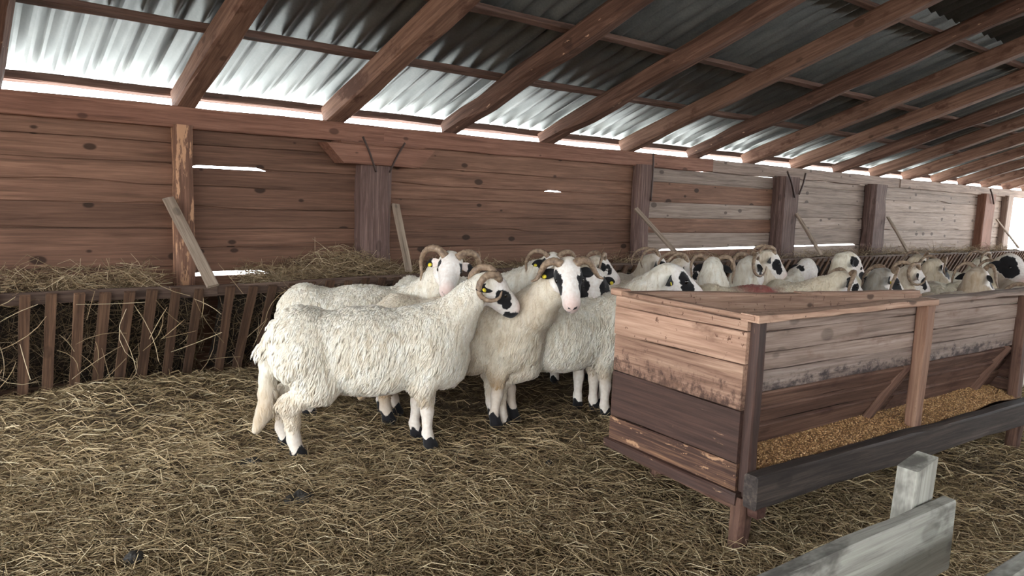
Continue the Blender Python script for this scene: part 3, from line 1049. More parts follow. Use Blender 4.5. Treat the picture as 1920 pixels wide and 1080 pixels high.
def sdf_grid(prims, h):
    lo = np.full(3, 1e9)
    hi = -lo
    for p in prims:
        if p[0] == 'c':
            for q, r in ((p[1], p[3]), (p[2], p[4])):
                lo = np.minimum(lo, q - r)
                hi = np.maximum(hi, q + r)
        else:
            R = p[2].max() if p[3] is not None else p[2]
            lo = np.minimum(lo, p[1] - R)
            hi = np.maximum(hi, p[1] + R)
    lo = lo - 3 * h - 0.02
    hi = hi + 3 * h + 0.02
    n = np.ceil((hi - lo) / h).astype(int) + 1
    ax = [lo[i] + np.arange(n[i]) * h for i in range(3)]
    F = np.full(n, 0.5, np.float32)
    for p in prims:
        k = p[5]
        m = k + 3 * h
        if p[0] == 'c':
            l = np.minimum(p[1] - p[3], p[2] - p[4]) - m
            u = np.maximum(p[1] + p[3], p[2] + p[4]) + m
        else:
            R = np.full(3, p[2].max()) if p[3] is not None else p[2]
            l, u = p[1] - R - m, p[1] + R + m
        s = []
        for i in range(3):
            a = max(0, int((l[i] - lo[i]) / h))
            b = min(n[i], int((u[i] - lo[i]) / h) + 2)
            s.append(slice(a, b))
        X, Y, Z = np.meshgrid(ax[0][s[0]], ax[1][s[1]], ax[2][s[2]], indexing='ij')
        P = np.stack([X, Y, Z], -1).astype(np.float32)
        if p[0] == 'c':
            ab = (p[2] - p[1]).astype(np.float32)
            ap = P - p[1].astype(np.float32)
            t = np.clip(ap @ ab / (ab @ ab + 1e-12), 0, 1)
            d = np.linalg.norm(ap - t[..., None] * ab, axis=-1) - (p[3] + (p[4] - p[3]) * t)
        else:
            q = P - p[1].astype(np.float32)
            if p[3] is not None:
                q = q @ np.asarray(p[3], np.float32)
            r = p[2].astype(np.float32)
            k0 = np.linalg.norm(q / r, axis=-1)
            k1 = np.linalg.norm(q / (r * r), axis=-1) + 1e-6
            d = k0 * (k0 - 1) / k1
        A = F[s[0], s[1], s[2]]
        hh = np.maximum(k - np.abs(A - d), 0) / k
        F[s[0], s[1], s[2]] = np.minimum(A, d) - hh * hh * k * 0.25
    return F, lo, h


CORN = np.array([[i, j, k] for i in (0, 1) for j in (0, 1) for k in (0, 1)])
EDG = [(a, b) for a in range(8) for b in range(a + 1, 8) if np.abs(CORN[a] - CORN[b]).sum() == 1]


def surface_nets(F, lo, h):
    ins = F < 0
    nx, ny, nz = F.shape
    cnt = np.zeros((nx - 1, ny - 1, nz - 1), np.int8)
    for c in CORN:
        cnt += ins[c[0]:nx - 1 + c[0], c[1]:ny - 1 + c[1], c[2]:nz - 1 + c[2]]
    act = (cnt > 0) & (cnt < 8)
    idx = np.argwhere(act)
    ids = np.full(act.shape, -1, np.int32)
    ids[act] = np.arange(len(idx))
    v = np.stack([F[idx[:, 0] + c[0], idx[:, 1] + c[1], idx[:, 2] + c[2]] for c in CORN], 1)
    acc = np.zeros((len(idx), 3))
    num = np.zeros(len(idx))
    for a, b in EDG:
        m = (v[:, a] < 0) != (v[:, b] < 0)
        t = np.where(m, v[:, a] / (v[:, a] - v[:, b] + 1e-12), 0)
        p = CORN[a] + t[:, None] * (CORN[b] - CORN[a])
        acc += np.where(m[:, None], p, 0)
        num += m
    V = lo + (idx + acc / num[:, None]) * h
    Q = []
    for ax in range(3):
        o1, o2 = [(1, 2), (2, 0), (0, 1)][ax]
        s0 = [slice(1, -1)] * 3
        a = ins[tuple(slice(0, -1) if i == ax else slice(1, -1) for i in range(3))]
        b = ins[tuple(slice(1, None) if i == ax else slice(1, -1) for i in range(3))]
        e = np.argwhere(a != b)
        flip = a[tuple(e.T)]
        base = e.copy()
        for i in range(3):
            if i != ax:
                base[:, i] += 1
        def cell(d1, d2):
            c = base.copy()
            c[:, o1] += d1
            c[:, o2] += d2
            return ids[c[:, 0], c[:, 1], c[:, 2]]
        q = np.stack([cell(-1, -1), cell(0, -1), cell(0, 0), cell(-1, 0)], 1)
        q[~flip] = q[~flip][:, ::-1]
        Q.append(q)
    return V, np.vstack(Q)


def vnormals(V, Q):
    n = np.cross(V[Q[:, 2]] - V[Q[:, 0]], V[Q[:, 3]] - V[Q[:, 1]])
    N = np.zeros_like(V)
    for k in range(4):
        np.add.at(N, Q[:, k], n)
    return N / (np.linalg.norm(N, axis=1)[:, None] + 1e-12)


def head_rot(yaw, pitch, roll):
    cy, sy, cp, sp = math.cos(yaw), math.sin(yaw), math.cos(pitch), math.sin(pitch)
    f = np.array([cy * cp, sy * cp, sp])
    l = np.array([-sy, cy, 0.0])
    u = np.cross(f, l)
    l2 = l * math.cos(roll) + u * math.sin(roll)
    u2 = -l * math.sin(roll) + u * math.cos(roll)
    return np.stack([f, l2, u2], 1)      # columns: forward, left, up


HORNS = {
    'spiral': [(0.0, .030, .060), (-.045, .055, .078), (-.098, .072, .045), (-.108, .082, -.020), (-.070, .092, -.068), (-.008, .102, -.068), (.032, .108, -.025), (.020, .114, .022)],
    'wide': [(0.0, .030, .058), (-.020, .070, .082), (-.035, .116, .074), (-.045, .148, .030), (-.040, .158, -.025), (-.015, .150, -.085), (.005, .150, -.125)],
    'low': [(0.0, .030, .058), (-.012, .066, .070), (-.022, .104, .046), (-.020, .126, .004), (-.004, .146, -.024), (.006, .172, -.032)],
    'flat': [(0.0, .028, .062), (-.030, .065, .090), (-.055, .105, .075), (-.060, .135, .025), (-.045, .150, -.035), (-.010, .160, -.070)],
    'back': [(0.0, .028, .062), (-.050, .045, .092), (-.110, .060, .075), (-.150, .075, .020), (-.150, .085, -.045), (-.115, .095, -.09)],
}


def ear_mesh(side, hs):
    """thick leaf-shaped ear along local X"""
    L, W = 0.098 * hs, 0.046 * hs
    n, m = 8, 5
    top, bot = [], []
    for i in range(n + 1):
        t = i / n
        w = W * (math.sin(math.pi * min(1, t * 0.92 + 0.10)) ** 0.75) * 0.5 + 0.002
        for j in range(m):
            u = j / (m - 1) * 2 - 1
            z = 0.35 * w * u * u - 0.020 * t * t * hs
            top.append((t * L, u * w, z + 0.004 * (1 - abs(u)) * (1 - 0.6 * t) + 0.001))
            bot.append((t * L, u * w, z - 0.004 * (1 - abs(u)) * (1 - 0.6 * t) - 0.001))
    V = top + bot
    o = len(top)
    Q = []
    for i in range(n):
        for j in range(m - 1):
            a = i * m + j
            Q.append((a, a + m, a + m + 1, a + 1))
            Q.append((o + a, o + a + 1, o + a + m + 1, o + a + m))
    for i in range(n):
        for j in (0, m - 1):
            a = i * m + j
            Q.append((a, o + a, o + a + m, a + m) if j == 0 else (a, a + m, o + a + m, o + a))
    for j in range(m - 1):
        for i in (0, n):
            a = i * m + j
            Q.append((a, a + 1, o + a + 1, o + a))
    return np.array(V), Q


def tag_mesh():
    V, Q, T = tube_pts([(0, 0, -0.002), (0, 0, 0.002)], [0.0105, 0.0105], 10)
    V[:, 0] *= 1.15
    return mesh_np('ear_tag', V, Q, T)


def make_sheep(label, x, y, heading, head, yaw, pitch, roll=0.0, h=0.010, hs=1.0, horns=None, patches=(), ear_black=(True, True), tags=(False, False),
               size=1.0, legs=None, tint=(1, 1, 1), dirt=0.5, fleece=0, lock=(0.03, 0.005), mark=None, group=None, tail=True, wool_neck=1.0, nose_black=False, horn_scale=1.0, curl=0.3, neckr=1.0, zoff=0.0, ear_back=False, hoof=(.055, .040), lift=1.0):
    """x,y: ground below the hind feet; heading, yaw, pitch, roll in degrees; head = world position of the middle of the skull"""
    hd = math.radians(heading)
    ch, sh = math.cos(hd), math.sin(hd)
    root = empty('sheep', (x, y, 0), hd)
    tag(root, label, 'sheep', group)
    W2L = np.array([[ch, sh, 0], [-sh, ch, 0], [0, 0, 1.0]])
    hp = W2L @ (np.array(head, float) - np.array([x, y, 0]))
    R = W2L @ head_rot(math.radians(yaw), math.radians(pitch), math.radians(roll))
    s = size
    def S(*v):
        return np.array(v, float) * s + np.array([0, 0, zoff])
    P = []
    # trunk
    P += [q_ell(S(.085, 0, .535), np.array([.150, .150, .185]) * s, .06), q_ell(S(.40, 0, .508), np.array([.36, .190, .205]) * s, .08),
          q_ell(S(.42, 0, .405), np.array([.24, .150, .110]) * s, .08), q_ell(S(.70, 0, .520), np.array([.19, .155, .195]) * s, .08),
          q_ell(S(.80, 0, .43), np.array([.095, .100, .115]) * s, .08)]
    # neck towards the head
    f, u = R[:, 0], R[:, 2]
    a = S(.72, 0, .555)
    e = hp - f * 0.045 * hs - u * 0.030 * hs
    m1 = a + (e - a) * 0.38 + np.array([0.02, 0, 0.0])
    m2 = a + (e - a) * 0.72 - u * 0.005
    P += [q_cone(a, m1, .155 * s, .118 * s * neckr, .08), q_cone(m1, m2, .118 * s * neckr, .090 * s * neckr, .05), q_cone(m2, e, .090 * s * neckr, .068 * hs, .045)]
    # legs
    L = {'hl': (0, 0), 'hr': (0, 0), 'fl': (0, 0), 'fr': (0, 0)}
    if legs:
        L.update(legs)
    for key, sy in (('hl', 1), ('hr', -1)):
        dx, dy = L[key]
        P += [q_cone(S(.10, sy * .085, .47), S(.165, sy * .100, .36), .118 * s, .088 * s, .05),
              q_cone(S(.165, sy * .10, .36), S(.03 + dx * .55, sy * .092 + dy * .5, .255), .082 * s, .045 * s, .05),
              q_cone(S(.03 + dx * .55, sy * .092 + dy * .5, .255), S(.040 + dx, sy * .090 + dy, .085), .040 * s, .032 * s, .03),
              q_cone(S(.040 + dx, sy * .090 + dy, .085), S(.058 + dx, sy * .090 + dy, .028), .032 * s, .032 * s, .015),
              q_cone(S(.052 + dx, sy * .090 + dy, .020), S(.078 + dx, sy * .090 + dy, .012), .032 * s, .026 * s, .01)]
    for key, sy in (('fl', 1), ('fr', -1)):
        dx, dy = L[key]
        P += [q_cone(S(.715, sy * .085, .44), S(.675 + dx * .2, sy * .085, .34), .085 * s, .055 * s, .05),
              q_cone(S(.675 + dx * .2, sy * .085 + dy * .2, .34), S(.690 + dx * .65, sy * .080 + dy * .6, .195), .052 * s, .031 * s, .03),
              q_cone(S(.690 + dx * .65, sy * .080 + dy * .6, .195), S(.690 + dx, sy * .080 + dy, .075), .031 * s, .0235 * s, .02),
              q_cone(S(.690 + dx, sy * .080 + dy, .075), S(.704 + dx, sy * .080 + dy, .026), .029 * s, .031 * s, .015),
              q_cone(S(.700 + dx, sy * .080 + dy, .020), S(.724 + dx, sy * .080 + dy, .012), .030 * s, .024 * s, .01)]
    if tail:
        tl = [S(-.025, 0, .615), S(-.070, 0, .50), S(-.080, 0, .30), S(-.085, 0, .20), S(-.125, 0, .115)]
        tr = [.036, .040, .036, .042, .024]
        for i in range(4):
            P.append(q_cone(tl[i], tl[i + 1], tr[i] * s, tr[i + 1] * s, .02))
    # head
    def Hh(*v):
        return hp + R @ (np.array(v, float) * hs)
    P += [q_ell(Hh(-.005, 0, .008), np.array([.080, .062, .070]) * hs, .03, R), q_cone(Hh(.03, 0, -.002), Hh(.160, 0, -.030), .060 * hs, .040 * hs, .03),
          q_cone(Hh(.03, 0, .034), Hh(.160, 0, -.004), .034 * hs, .026 * hs, .03), q_cone(Hh(.01, 0, -.042), Hh(.150, 0, -.058), .040 * hs, .026 * hs, .03),
          q_ell(Hh(.176, 0, -.034), np.array([.036, .037, .037]) * hs, .02, R), q_ell(Hh(.178, 0, -.062), np.array([.024, .026, .016]) * hs, .012, R)]
    for sy in (1, -1):
        P.append(q_ell(Hh(.058, sy * .046, .020), np.array([.026, .018, .020]) * hs, .02, R))
    F, lo, hh = sdf_grid(P, h * 1.17)
    V, Q = surface_nets(F, lo, hh)
    N = vnormals(V, Q)
    # attributes
    hc = (V - hp) @ R / hs                    # head coordinates
    hseg = np.array([.185, 0, -.035])
    ht = np.clip((hc - np.array([-.02, 0, 0])) @ hseg / (hseg @ hseg), 0, 1)
    inhead = np.linalg.norm(hc - np.array([-.02, 0, 0]) - ht[:, None] * hseg, axis=1) < 0.098
    blk = np.full(len(V), 0.08)
    for (cx, cy, cz, r) in patches:
        d = np.linalg.norm(hc - np.array([cx, cy, cz]), axis=1) - r
        blk = np.where(inhead, np.minimum(blk, d), blk)
    for sy in (1, -1):                        # nostrils and mouth line
        d = np.linalg.norm((hc - np.array([.207, sy * .015, -.028])) * np.array([1, 1.0, 1.7]), axis=1) - (0.0095 if not nose_black else 0.02)
        blk = np.where(inhead, np.minimum(blk, d), blk)
        d = np.maximum(np.abs(hc[:, 2] + 0.034 + 0.5 * (hc[:, 0] - 0.205) - 0.5 * np.abs(hc[:, 1])) - 0.004, np.abs(np.abs(hc[:, 1]) - 0.014) - 0.010)
        d = np.maximum(d, 0.192 - hc[:, 0])
        blk = np.where(inhead, np.minimum(blk, d), blk)
    d = np.maximum(np.abs(hc[:, 2] + 0.053 + 0.35 * np.abs(hc[:, 1])) - 0.0022, 0.150 - hc[:, 0])
    blk = np.where(inhead, np.minimum(blk, d), blk)
    zz = (V[:, 2] - zoff) / s
    fo = (V[:, 0] / s > 0.45)
    hoof = zz - np.where(fo, hoof[0], hoof[1]) + 0.02 * np.sin(V[:, 0] * 90) * np.sin(V[:, 1] * 70)
    blk = np.where(zz < 0.26, np.minimum(blk, 0.0105 + 0.02 * np.clip((zz - .1) / .16, 0, 1)), blk)
    blk = np.where(zz < 0.12, np.minimum(blk, hoof), blk)
    hd_d = np.where(inhead, np.clip((hc[:, 0] + 0.045) / 0.05, 0, 1), 0)
    legm = np.clip((0.16 - zz) / 0.07, 0, 1) * (V[:, 0] / s > -0.05)
    legm = np.where(fo, np.clip((0.275 - zz) / 0.07, 0, 1), legm)
    wool = 1 - np.maximum(hd_d, legm * 0.85)
    pink = np.where(inhead, np.clip((hc[:, 0] - 0.15) / 0.06, 0, 1) * 0.75, 0)
    dr = dirt * (np.clip((0.40 - zz) / 0.16, 0, 1) * 1.1 + 0.25) * (1 - 0.6 * hd_d)
    neckd = np.clip(1 - np.abs(np.linalg.norm(V - (a + e) * 0.5 - np.array([0.02, 0, -0.04]), axis=1)) / 0.16, 0, 1)
    dr = dr + neckd * dirt * 0.7
    mk = np.zeros(len(V))
    if mark is not None:
        mk = np.clip(1.6 - np.linalg.norm((V / s - np.array(mark[:3])) / mark[3], axis=1), 0, 1)
    # small lumps in the fleece
    lump = 0.004 * np.sin(V[:, 0] * 47 + 3 * np.sin(V[:, 2] * 21)) * np.sin(V[:, 2] * 33 + V[:, 1] * 39)
    lump += rng.normal(size=len(V)) * 0.0006
    V2 = V + N * (lump * wool)[:, None]
    me = mesh_np('body', V2, quads=Q, smooth=True)
    for nm, vals in (('blk', blk), ('wool', wool), ('dirt', dr), ('mark', mk), ('pink', pink)):
        fattr(me, nm, vals)
    cattr(me, 'tint', tint)
    body = obj('body', me, M_COAT, root)
    # fleece locks
    if fleece:
        A = np.linalg.norm(np.cross(V2[Q[:, 2]] - V2[Q[:, 0]], V2[Q[:, 3]] - V2[Q[:, 1]]), axis=1) * 0.5
        wq = wool[Q].mean(1)
        hdist = np.linalg.norm(hc[Q[:, 0]], axis=1)
        w = A * np.clip(wq - 0.55, 0, 1) * np.where(V2[Q[:, 0], 2] < 0.13 * s, 0, 1) * np.where(hdist < 0.115, 0.0, 1.0) * np.where((V2[Q[:, 0], 0] < -0.048 * s) & (V2[Q[:, 0], 2] < 0.5 * s), 0.0, 1.0)
        ip = rng.choice(len(Q), fleece, p=w / w.sum())
        b = rng.uniform(0, 1, (fleece, 2))
        q = Q[ip]
        p = (V2[q[:, 0]] * ((1 - b[:, :1]) * (1 - b[:, 1:])) + V2[q[:, 1]] * (b[:, :1] * (1 - b[:, 1:])) + V2[q[:, 2]] * (b[:, :1] * b[:, 1:]) + V2[q[:, 3]] * ((1 - b[:, :1]) * b[:, 1:]))
        n = N[q[:, 0]]
        g = np.array([-0.35, 0, -1.0])
        gt = g - n * (n @ g)[:, None]
        gt = gt / (np.linalg.norm(gt, axis=1)[:, None] + 1e-6)
        sd = np.cross(n, gt)
        th = rng.normal(size=fleece) * curl
        d = gt * np.cos(th)[:, None] + sd * np.sin(th)[:, None]
        sd = np.cross(n, d)
        Lk = lock[0] * rng.uniform(0.6, 1.35, fleece)
        top = np.clip((V2[q[:, 0], 2] / s - 0.58) / 0.1, 0, 1)
        Lk = Lk * (1 - 0.45 * top) * np.clip(hdist[ip] / 0.32, 0.35, 1.0) * np.clip((V2[q[:, 0], 2] / s - 0.10) / 0.25, 0.3, 1)
        rk = lock[1] * rng.uniform(0.7, 1.3, fleece)
        wv = rng.uniform(0, 6.28, fleece)
        rings = []
        for tt, rr, lf in ((0.0, 0.7, -0.10), (0.35, 1.0, 0.13), (0.7, 0.85, 0.14), (1.0, 0.10, 0.02)):
            c = p + d * (Lk * tt)[:, None] + n * (Lk * lf * lift)[:, None] + sd * (np.sin(wv + tt * 5.5) * Lk * 0.06)[:, None]
            w_ = (rk * rr)[:, None]
            rings += [c - w_ * sd - 0.55 * w_ * n, c + 0.45 * w_ * n, c + w_ * sd - 0.55 * w_ * n]
        VV = np.stack(rings, 1)
        base = (np.arange(fleece) * 12)[:, None]
        QQ = []
        for i in range(3):
            for k in range(2):
                QQ.append(base + np.array([[i * 3 + k, i * 3 + k + 1, i * 3 + 4 + k, i * 3 + 3 + k]]))
        me = mesh_np('fleece', VV.reshape(-1, 3), quads=np.vstack(QQ), smooth=True)
        for nm, arr in (('blk', blk), ('wool', wool), ('dirt', dr), ('mark', mk), ('pink', pink)):
            vv = arr[q[:, 0]]
            if nm == 'wool':
                vv = np.ones_like(vv)
            fattr(me, nm, np.repeat(vv, 12))
        cattr(me, 'tint', np.repeat(np.array(tint)[None, :] * rng.uniform(0.90, 1.06, (fleece, 1)), 12, 0))
        tag(obj('fleece', me, M_FLEECE, root), kind='stuff')
    # eyes
    for sy in (1, -1):
        V3, Q3, T3 = uv_ball(0.0125 * hs)
        o = obj('eye', mesh_np('eye', V3, Q3, T3, smooth=True), M_EYE, root)
        o.location = Hh(.066, sy * .0560, .016)
    # ears
    for i, sy in enumerate((1, -1)):
        V3, Q3 = ear_mesh(sy, hs)
        ex = R @ (np.array([-.88, sy * 0.50, -.30]) if ear_back else np.array([-.22, sy * 0.90, -.40]))
        ex /= np.linalg.norm(ex)
        ez = f * 0.62 + u * 0.6
        ez = ez - ex * (ez @ ex)
        ez /= np.linalg.norm(ez)
        ey = np.cross(ez, ex)
        B = np.stack([ex, ey, ez], 1)
        base = Hh(-.012, sy * .052, .006)
        V3L = V3.copy()
        V3 = V3 @ B.T
        me = mesh_np('ear', V3, Q3, smooth=True)
        for nm in ('wool', 'dirt', 'mark'):
            fattr(me, nm, np.zeros(len(V3)))
        fattr(me, 'pink', np.full(len(V3), 0.3))
        fattr(me, 'blk', (0.048 * hs - V3L[:, 0]) * 0.6 if ear_black[i] == 'half' else np.full(len(V3), -0.1 if ear_black[i] else 0.1))
        cattr(me, 'tint', tint)
        ear = obj('ear', me, M_COAT, root)
        ear.location = base
        if tags[i]:
            tg = obj('ear_tag', tag_mesh(), M_TAG, ear)
            Mt = Matrix([[B[r][c] for c in range(3)] + [0] for r in range(3)] + [[0, 0, 0, 1]])
            tg.matrix_local = Matrix.Translation(Vector(B @ np.array([0.064 * hs, -sy * 0.010, 0.003]))) @ Mt
            tg['label'] = 'yellow round ear tag'
    # horns
    if horns:
        for sy in (1, -1):
            C = np.array(HORNS[horns]) * np.array([1, sy, 1])
            C = C[0] + (C - C[0]) * horn_scale
            pts = catmull(C, 40)
            pts = hp + (pts * hs) @ R.T
            t = np.linspace(0, 1, 40)
            rad = (0.0195 * (1 - t) ** 0.75 + 0.0035) * hs * (1 + 0.07 * np.sin(t * 95)) * (0.8 + 0.2 * horn_scale) * (0.78 if h > 0.0095 else 1.0)
            V3, Q3, T3 = tube_pts(pts, rad, 10)
            obj('horn', mesh_np('horn', V3, Q3, T3, smooth=True), M_HORN, root)
    return root


def uv_ball(r, n=10, m=6):
    V, Q, T = [], [], []
    for i in range(1, m):
        for j in range(n):
            a, b = math.pi * i / m, 2 * math.pi * j / n
            V.append((r * math.sin(a) * math.cos(b), r * math.sin(a) * math.sin(b), r * math.cos(a)))
    V += [(0, 0, r), (0, 0, -r)]
    t, bt = len(V) - 2, len(V) - 1
    for i in range(m - 2):
        for j in range(n):
            j2 = (j + 1) % n
            Q.append((i * n + j, (i + 1) * n + j, (i + 1) * n + j2, i * n + j2))
    for j in range(n):
        j2 = (j + 1) % n
        T.append((t, j, j2))
        T.append((bt, (m - 2) * n + j2, (m - 2) * n + j))
    return V, Q, T


def patch(*items):
    """(x, y, z, r): y > 0 is the sheep's left; 'b' as fifth item mirrors it"""
    out = []
    for it in items:
        out.append(it[:4])
        if len(it) > 4:
            out.append((it[0], -it[1], it[2], it[3]))
    return out


EYES_SMALL = ((.050, .066, .012, .034, 'b'), (.015, .070, .012, .026, 'b'))
EYES_BIG = ((.070, .054, .014, .036, 'b'), (.105, .052, -.006, .031, 'b'), (.03, .068, .010, .038, 'b'))
FACE_BLACK = ((.03, .064, .0, .052, 'b'), (.07, .060, .012, .047, 'b'), (.11, .054, -.02, .043, 'b'))
CHIN = ((.178, 0, -.078, .052), (.20, 0, -.055, .035))

make_sheep('cream ewe standing side-on in front with a spiral horn and black muzzle', 1.345, 3.41, -23.4, (2.268, 2.985, .818), -12, -31, roll=14, hs=1.02, ear_back=True, h=0.0072, horns='spiral', horn_scale=.84,
           patches=[(.080, -.062, .000, .044), (.105, -.058, -.020, .032), (.050, -.066, .005, .036), (.09, .066, .0, .045), (.186, -.022, -.070, .044), (.165, -.036, -.070, .030), (.165, .03, -.08, .040), (.205, .0, -.016, .016)], tags=(False, True),
           fleece=22000, lock=(.058, .0040), lift=1.3, legs={'hr': (.012, .0), 'hl': (-.05, .02), 'fr': (.012, .01), 'fl': (-.03, .03)}, dirt=0.55, curl=0.16, neckr=.9)
make_sheep('white-faced horned ewe looking at the camera behind the side-on one', 1.62, 4.02, -23.4, (2.318, 3.430, .886), -128, -32, roll=-7, h=0.0085, horns='wide', size=1.04, hs=1.04,
           ear_black=('half', 'half'), patches=patch((.035, -.078, .030, .034), (.045, -.070, .005, .026), (.035, .078, .030, .034), (.055, .068, .02, .028)), tags=(False, True), tail=False, fleece=10000, lock=(.046, .0036), legs={'fr': (-.19, 0), 'fl': (.10, 0), 'hr': (.05, .02)}, dirt=0.5)
make_sheep('ewe with pink nose and two black eye patches turning her head to the camera', 2.02, 3.64, -43, (2.555, 2.715, .905), -124, -33, hs=1.08, neckr=.92, roll=5, h=0.0080, horns='low', horn_scale=1.0, size=1.0,
           patches=patch(*EYES_BIG), tags=(False, True), fleece=13000, lock=(.044, .0032), legs={'fr': (-.04, 0), 'fl': (.05, 0)}, tint=(.97, .93, .88), dirt=0.9, hoof=(.085, .06))
make_sheep('black-faced sheep with white blaze and black muzzle peering past the pink-nosed ewe', 3.55, 3.75, -120, (3.165, 3.130, .796), -132, -38, h=0.010, patches=patch(*FACE_BLACK) + list(CHIN), tags=(True, False), horns=None, fleece=2500, lock=(.035, .006))
make_sheep('white ewe beside the trough with two black blotches on her face and a yellow tag', 2.50, 3.26, -20, (3.335, 2.695, .855), -33, -22, h=0.0085, horns=None, patches=[(.055, -.060, .030, .036), (.090, -.058, .0, .040), (.045, -.06, .06, .025), (.165, -.030, -.055, .034)], tags=(False, True), hs=1.12, fleece=11000, lock=(.044, .0034), dirt=0.6, tail=False)
make_sheep('black-cheeked horned sheep with a white blaze, leftmost of the row at the rack', 2.55, 4.38, -22, (3.339, 3.709, .842), -122, -30, h=0.0105, horns='wide', horn_scale=1.1, patches=patch((.03, .075, .0, .060, 'b'), (.08, .070, -.02, .050, 'b')), tags=(False, True), fleece=2500, lock=(.035, .006))
make_sheep('grey-faced sheep with dark spots looking right, beside the black-cheeked one at the rack', 3.10, 4.22, -16, (3.799, 3.721, .810), -22, -28, h=0.0115, horns='flat', patches=[(.0, -.065, .0, .034), (.075, -.06, .01, .024), (.04, -.06, .03, .02), (.20, 0, -.03, .03)], tint=(.86, .82, .78), dirt=0.7)
make_sheep('cream horned sheep seen from behind, neck rising above the trough rail', 3.62, 2.72, 28, (4.290, 3.100, .845), 38, -28, h=0.0105, horns='wide', horn_scale=0.9, patches=patch((.03, .072, .0, .045, 'b')), ear_black=(True, True), fleece=2500, lock=(.035, .006))
make_sheep('low sheep with a curved pale horn between the white ewe and the cream one', 3.70, 3.78, -20, (4.42, 3.46, .800), -30, -25, h=0.012, horns='back', patches=[(.1, -.05, 0, .03)], tint=(.82, .76, .70), dirt=0.8)
make_sheep('sheep looking away with a slim horn left of the red-marked fleece', 4.10, 3.28, -5, (4.760, 3.110, .840), 5, -25, h=0.0115, horns='spiral', patches=[(.07, -.06, .0, .04), (.01, -.065, .0, .03)], dirt=0.6)
make_sheep('sheep with raised dark striped face and upright horn near the rack', 4.66, 3.62, -22, (5.300, 3.300, .860), -35, -36, h=0.0115, horns='back', horn_scale=0.8, patches=[(.06, -.06, .0, .045), (.11, -.055, -.02, .035), (.19, 0, -.04, .035)], tint=(.9, .84, .78), dirt=0.6)
make_sheep('shaggy sheep with a red dye mark on its back behind the trough', 4.02, 3.00, -24, (4.900, 2.470, .790), -30, -30, h=0.0095, horns='wide', horn_scale=0.8, size=1.05, patches=[(.07, -.065, .0, .035), (.0, -.07, .02, .03)], tint=(.93, .86, .76), dirt=0.55, fleece=6500, lock=(.045, .007), curl=0.9, mark=(.40, -.08, .70, .13))
make_sheep('round white face with two black eye patches looking at the camera over the shaggy sheep', 5.85, 3.75, -125, (5.600, 3.130, .800), -128, -28, h=0.0115, horns=None, patches=patch(*EYES_SMALL), tags=(False, True), dirt=0.5)
make_sheep('pale sheep with a round black ear spot and black muzzle before the dark rack', 5.20, 3.20, -20, (5.930, 2.960, .850), -28, -40, h=0.011, horns=None, hs=1.15, patches=[(-.01, -.065, .015, .038), (.13, -.04, -.03, .05), (.18, 0, -.05, .04)], tint=(.95, .92, .86), dirt=0.4)
make_sheep('dark grey sheep with a curved horn just behind the trough rail', 4.62, 2.66, -25, (5.190, 2.330, .815), -30, -32, h=0.011, horns='wide', patches=[(.06, -.06, 0, .05), (.1, -.05, -.02, .04)], tint=(.34, .33, .33), dirt=0.3, fleece=2000, lock=(.03, .006), tags=(False, True))
make_sheep('sheep with a spiral horn and one dark eye patch facing right behind the trough middle', 5.12, 2.78, -22, (5.780, 2.400, .810), -24, -30, h=0.011, horns='spiral', patches=[(.08, -.06, .0, .036), (.12, -.055, -.02, .026), (.195, 0, -.05, .034)], tint=(.93, .86, .80), dirt=0.7)
make_sheep('tawny sheep low by the rack in the far middle, leftmost of a pair', 6.90, 3.30, -18, (7.560, 3.080, .800), -22, -30, h=0.0125, horns='flat', patches=[(.08, -.06, 0, .04)], tint=(.84, .76, .66), dirt=0.6)
make_sheep('tawny sheep with a dark cheek, rightmost of the pair in the far middle', 6.40, 2.98, -18, (7.080, 2.740, .800), -24, -34, h=0.0125, horns='flat', patches=[(.06, -.06, 0, .05), (.12, -.05, 0, .04)], tint=(.84, .77, .68), dirt=0.6)
make_sheep('long pale back beside the rack, farther of the two bare backs', 7.20, 3.20, -18, (8.00, 2.75, .62), -18, -50, h=0.0125, horns=None, patches=[], tint=(.9, .87, .76), dirt=0.4)
make_sheep('pale back behind the brown-headed sheep, nearer of the two bare backs', 6.05, 2.62, -20, (6.86, 2.16, .60), -20, -50, h=0.0125, horns=None, patches=[], tint=(.92, .88, .78), dirt=0.4)
make_sheep('brown-grey sheep head seen from behind above the right half of the trough', 5.55, 2.20, -8, (6.120, 2.070, .820), -5, -22, h=0.0115, horns='flat', patches=[(.09, -.06, 0, .05), (.13, 0, -.03, .05)], tint=(.58, .50, .44), dirt=0.6)
make_sheep('far white sheep low against the rack at the right end', 7.40, 2.98, -18, (8.10, 2.70, .805), -20, -30, h=0.0125, horns='back', patches=[(.05, -.06, 0, .045)], tint=(.88, .86, .82), dirt=0.3)
make_sheep('white-backed sheep behind the big black-faced head', 6.50, 2.55, -18, (7.16, 2.28, .800), -22, -34, h=0.0125, horns='flat', patches=[(.08, -.06, 0, .03)], tint=(.96, .95, .92), dirt=0.2)
make_sheep('sheep with a large black face patch at the right edge', 6.55, 2.62, -75, (6.930, 2.120, .885), -120, -25, h=0.011, horns=None, hs=1.2, patches=patch((.03, -.075, .02, .070), (.09, -.065, -.01, .055), (.05, .08, .01, .04)), tint=(.78, .72, .68), dirt=0.7)
make_sheep('woolly sheep in the shade past the far end of the trough', 5.05, 1.90, -18, (5.70, 1.62, .745), -30, -35, h=0.011, horns='wide', patches=[(.06, -.06, 0, .05)], tint=(.9, .86, .78), dirt=0.5, fleece=1800, lock=(.04, .007))
make_sheep('grey horned sheep by the rack, just left of the low curved horn', 3.95, 4.17, -18, (4.57, 3.86, .800), -24, -26, h=0.0125, horns='back', patches=[(.05, -.06, 0, .05)], tint=(.76, .72, .69), dirt=0.5)


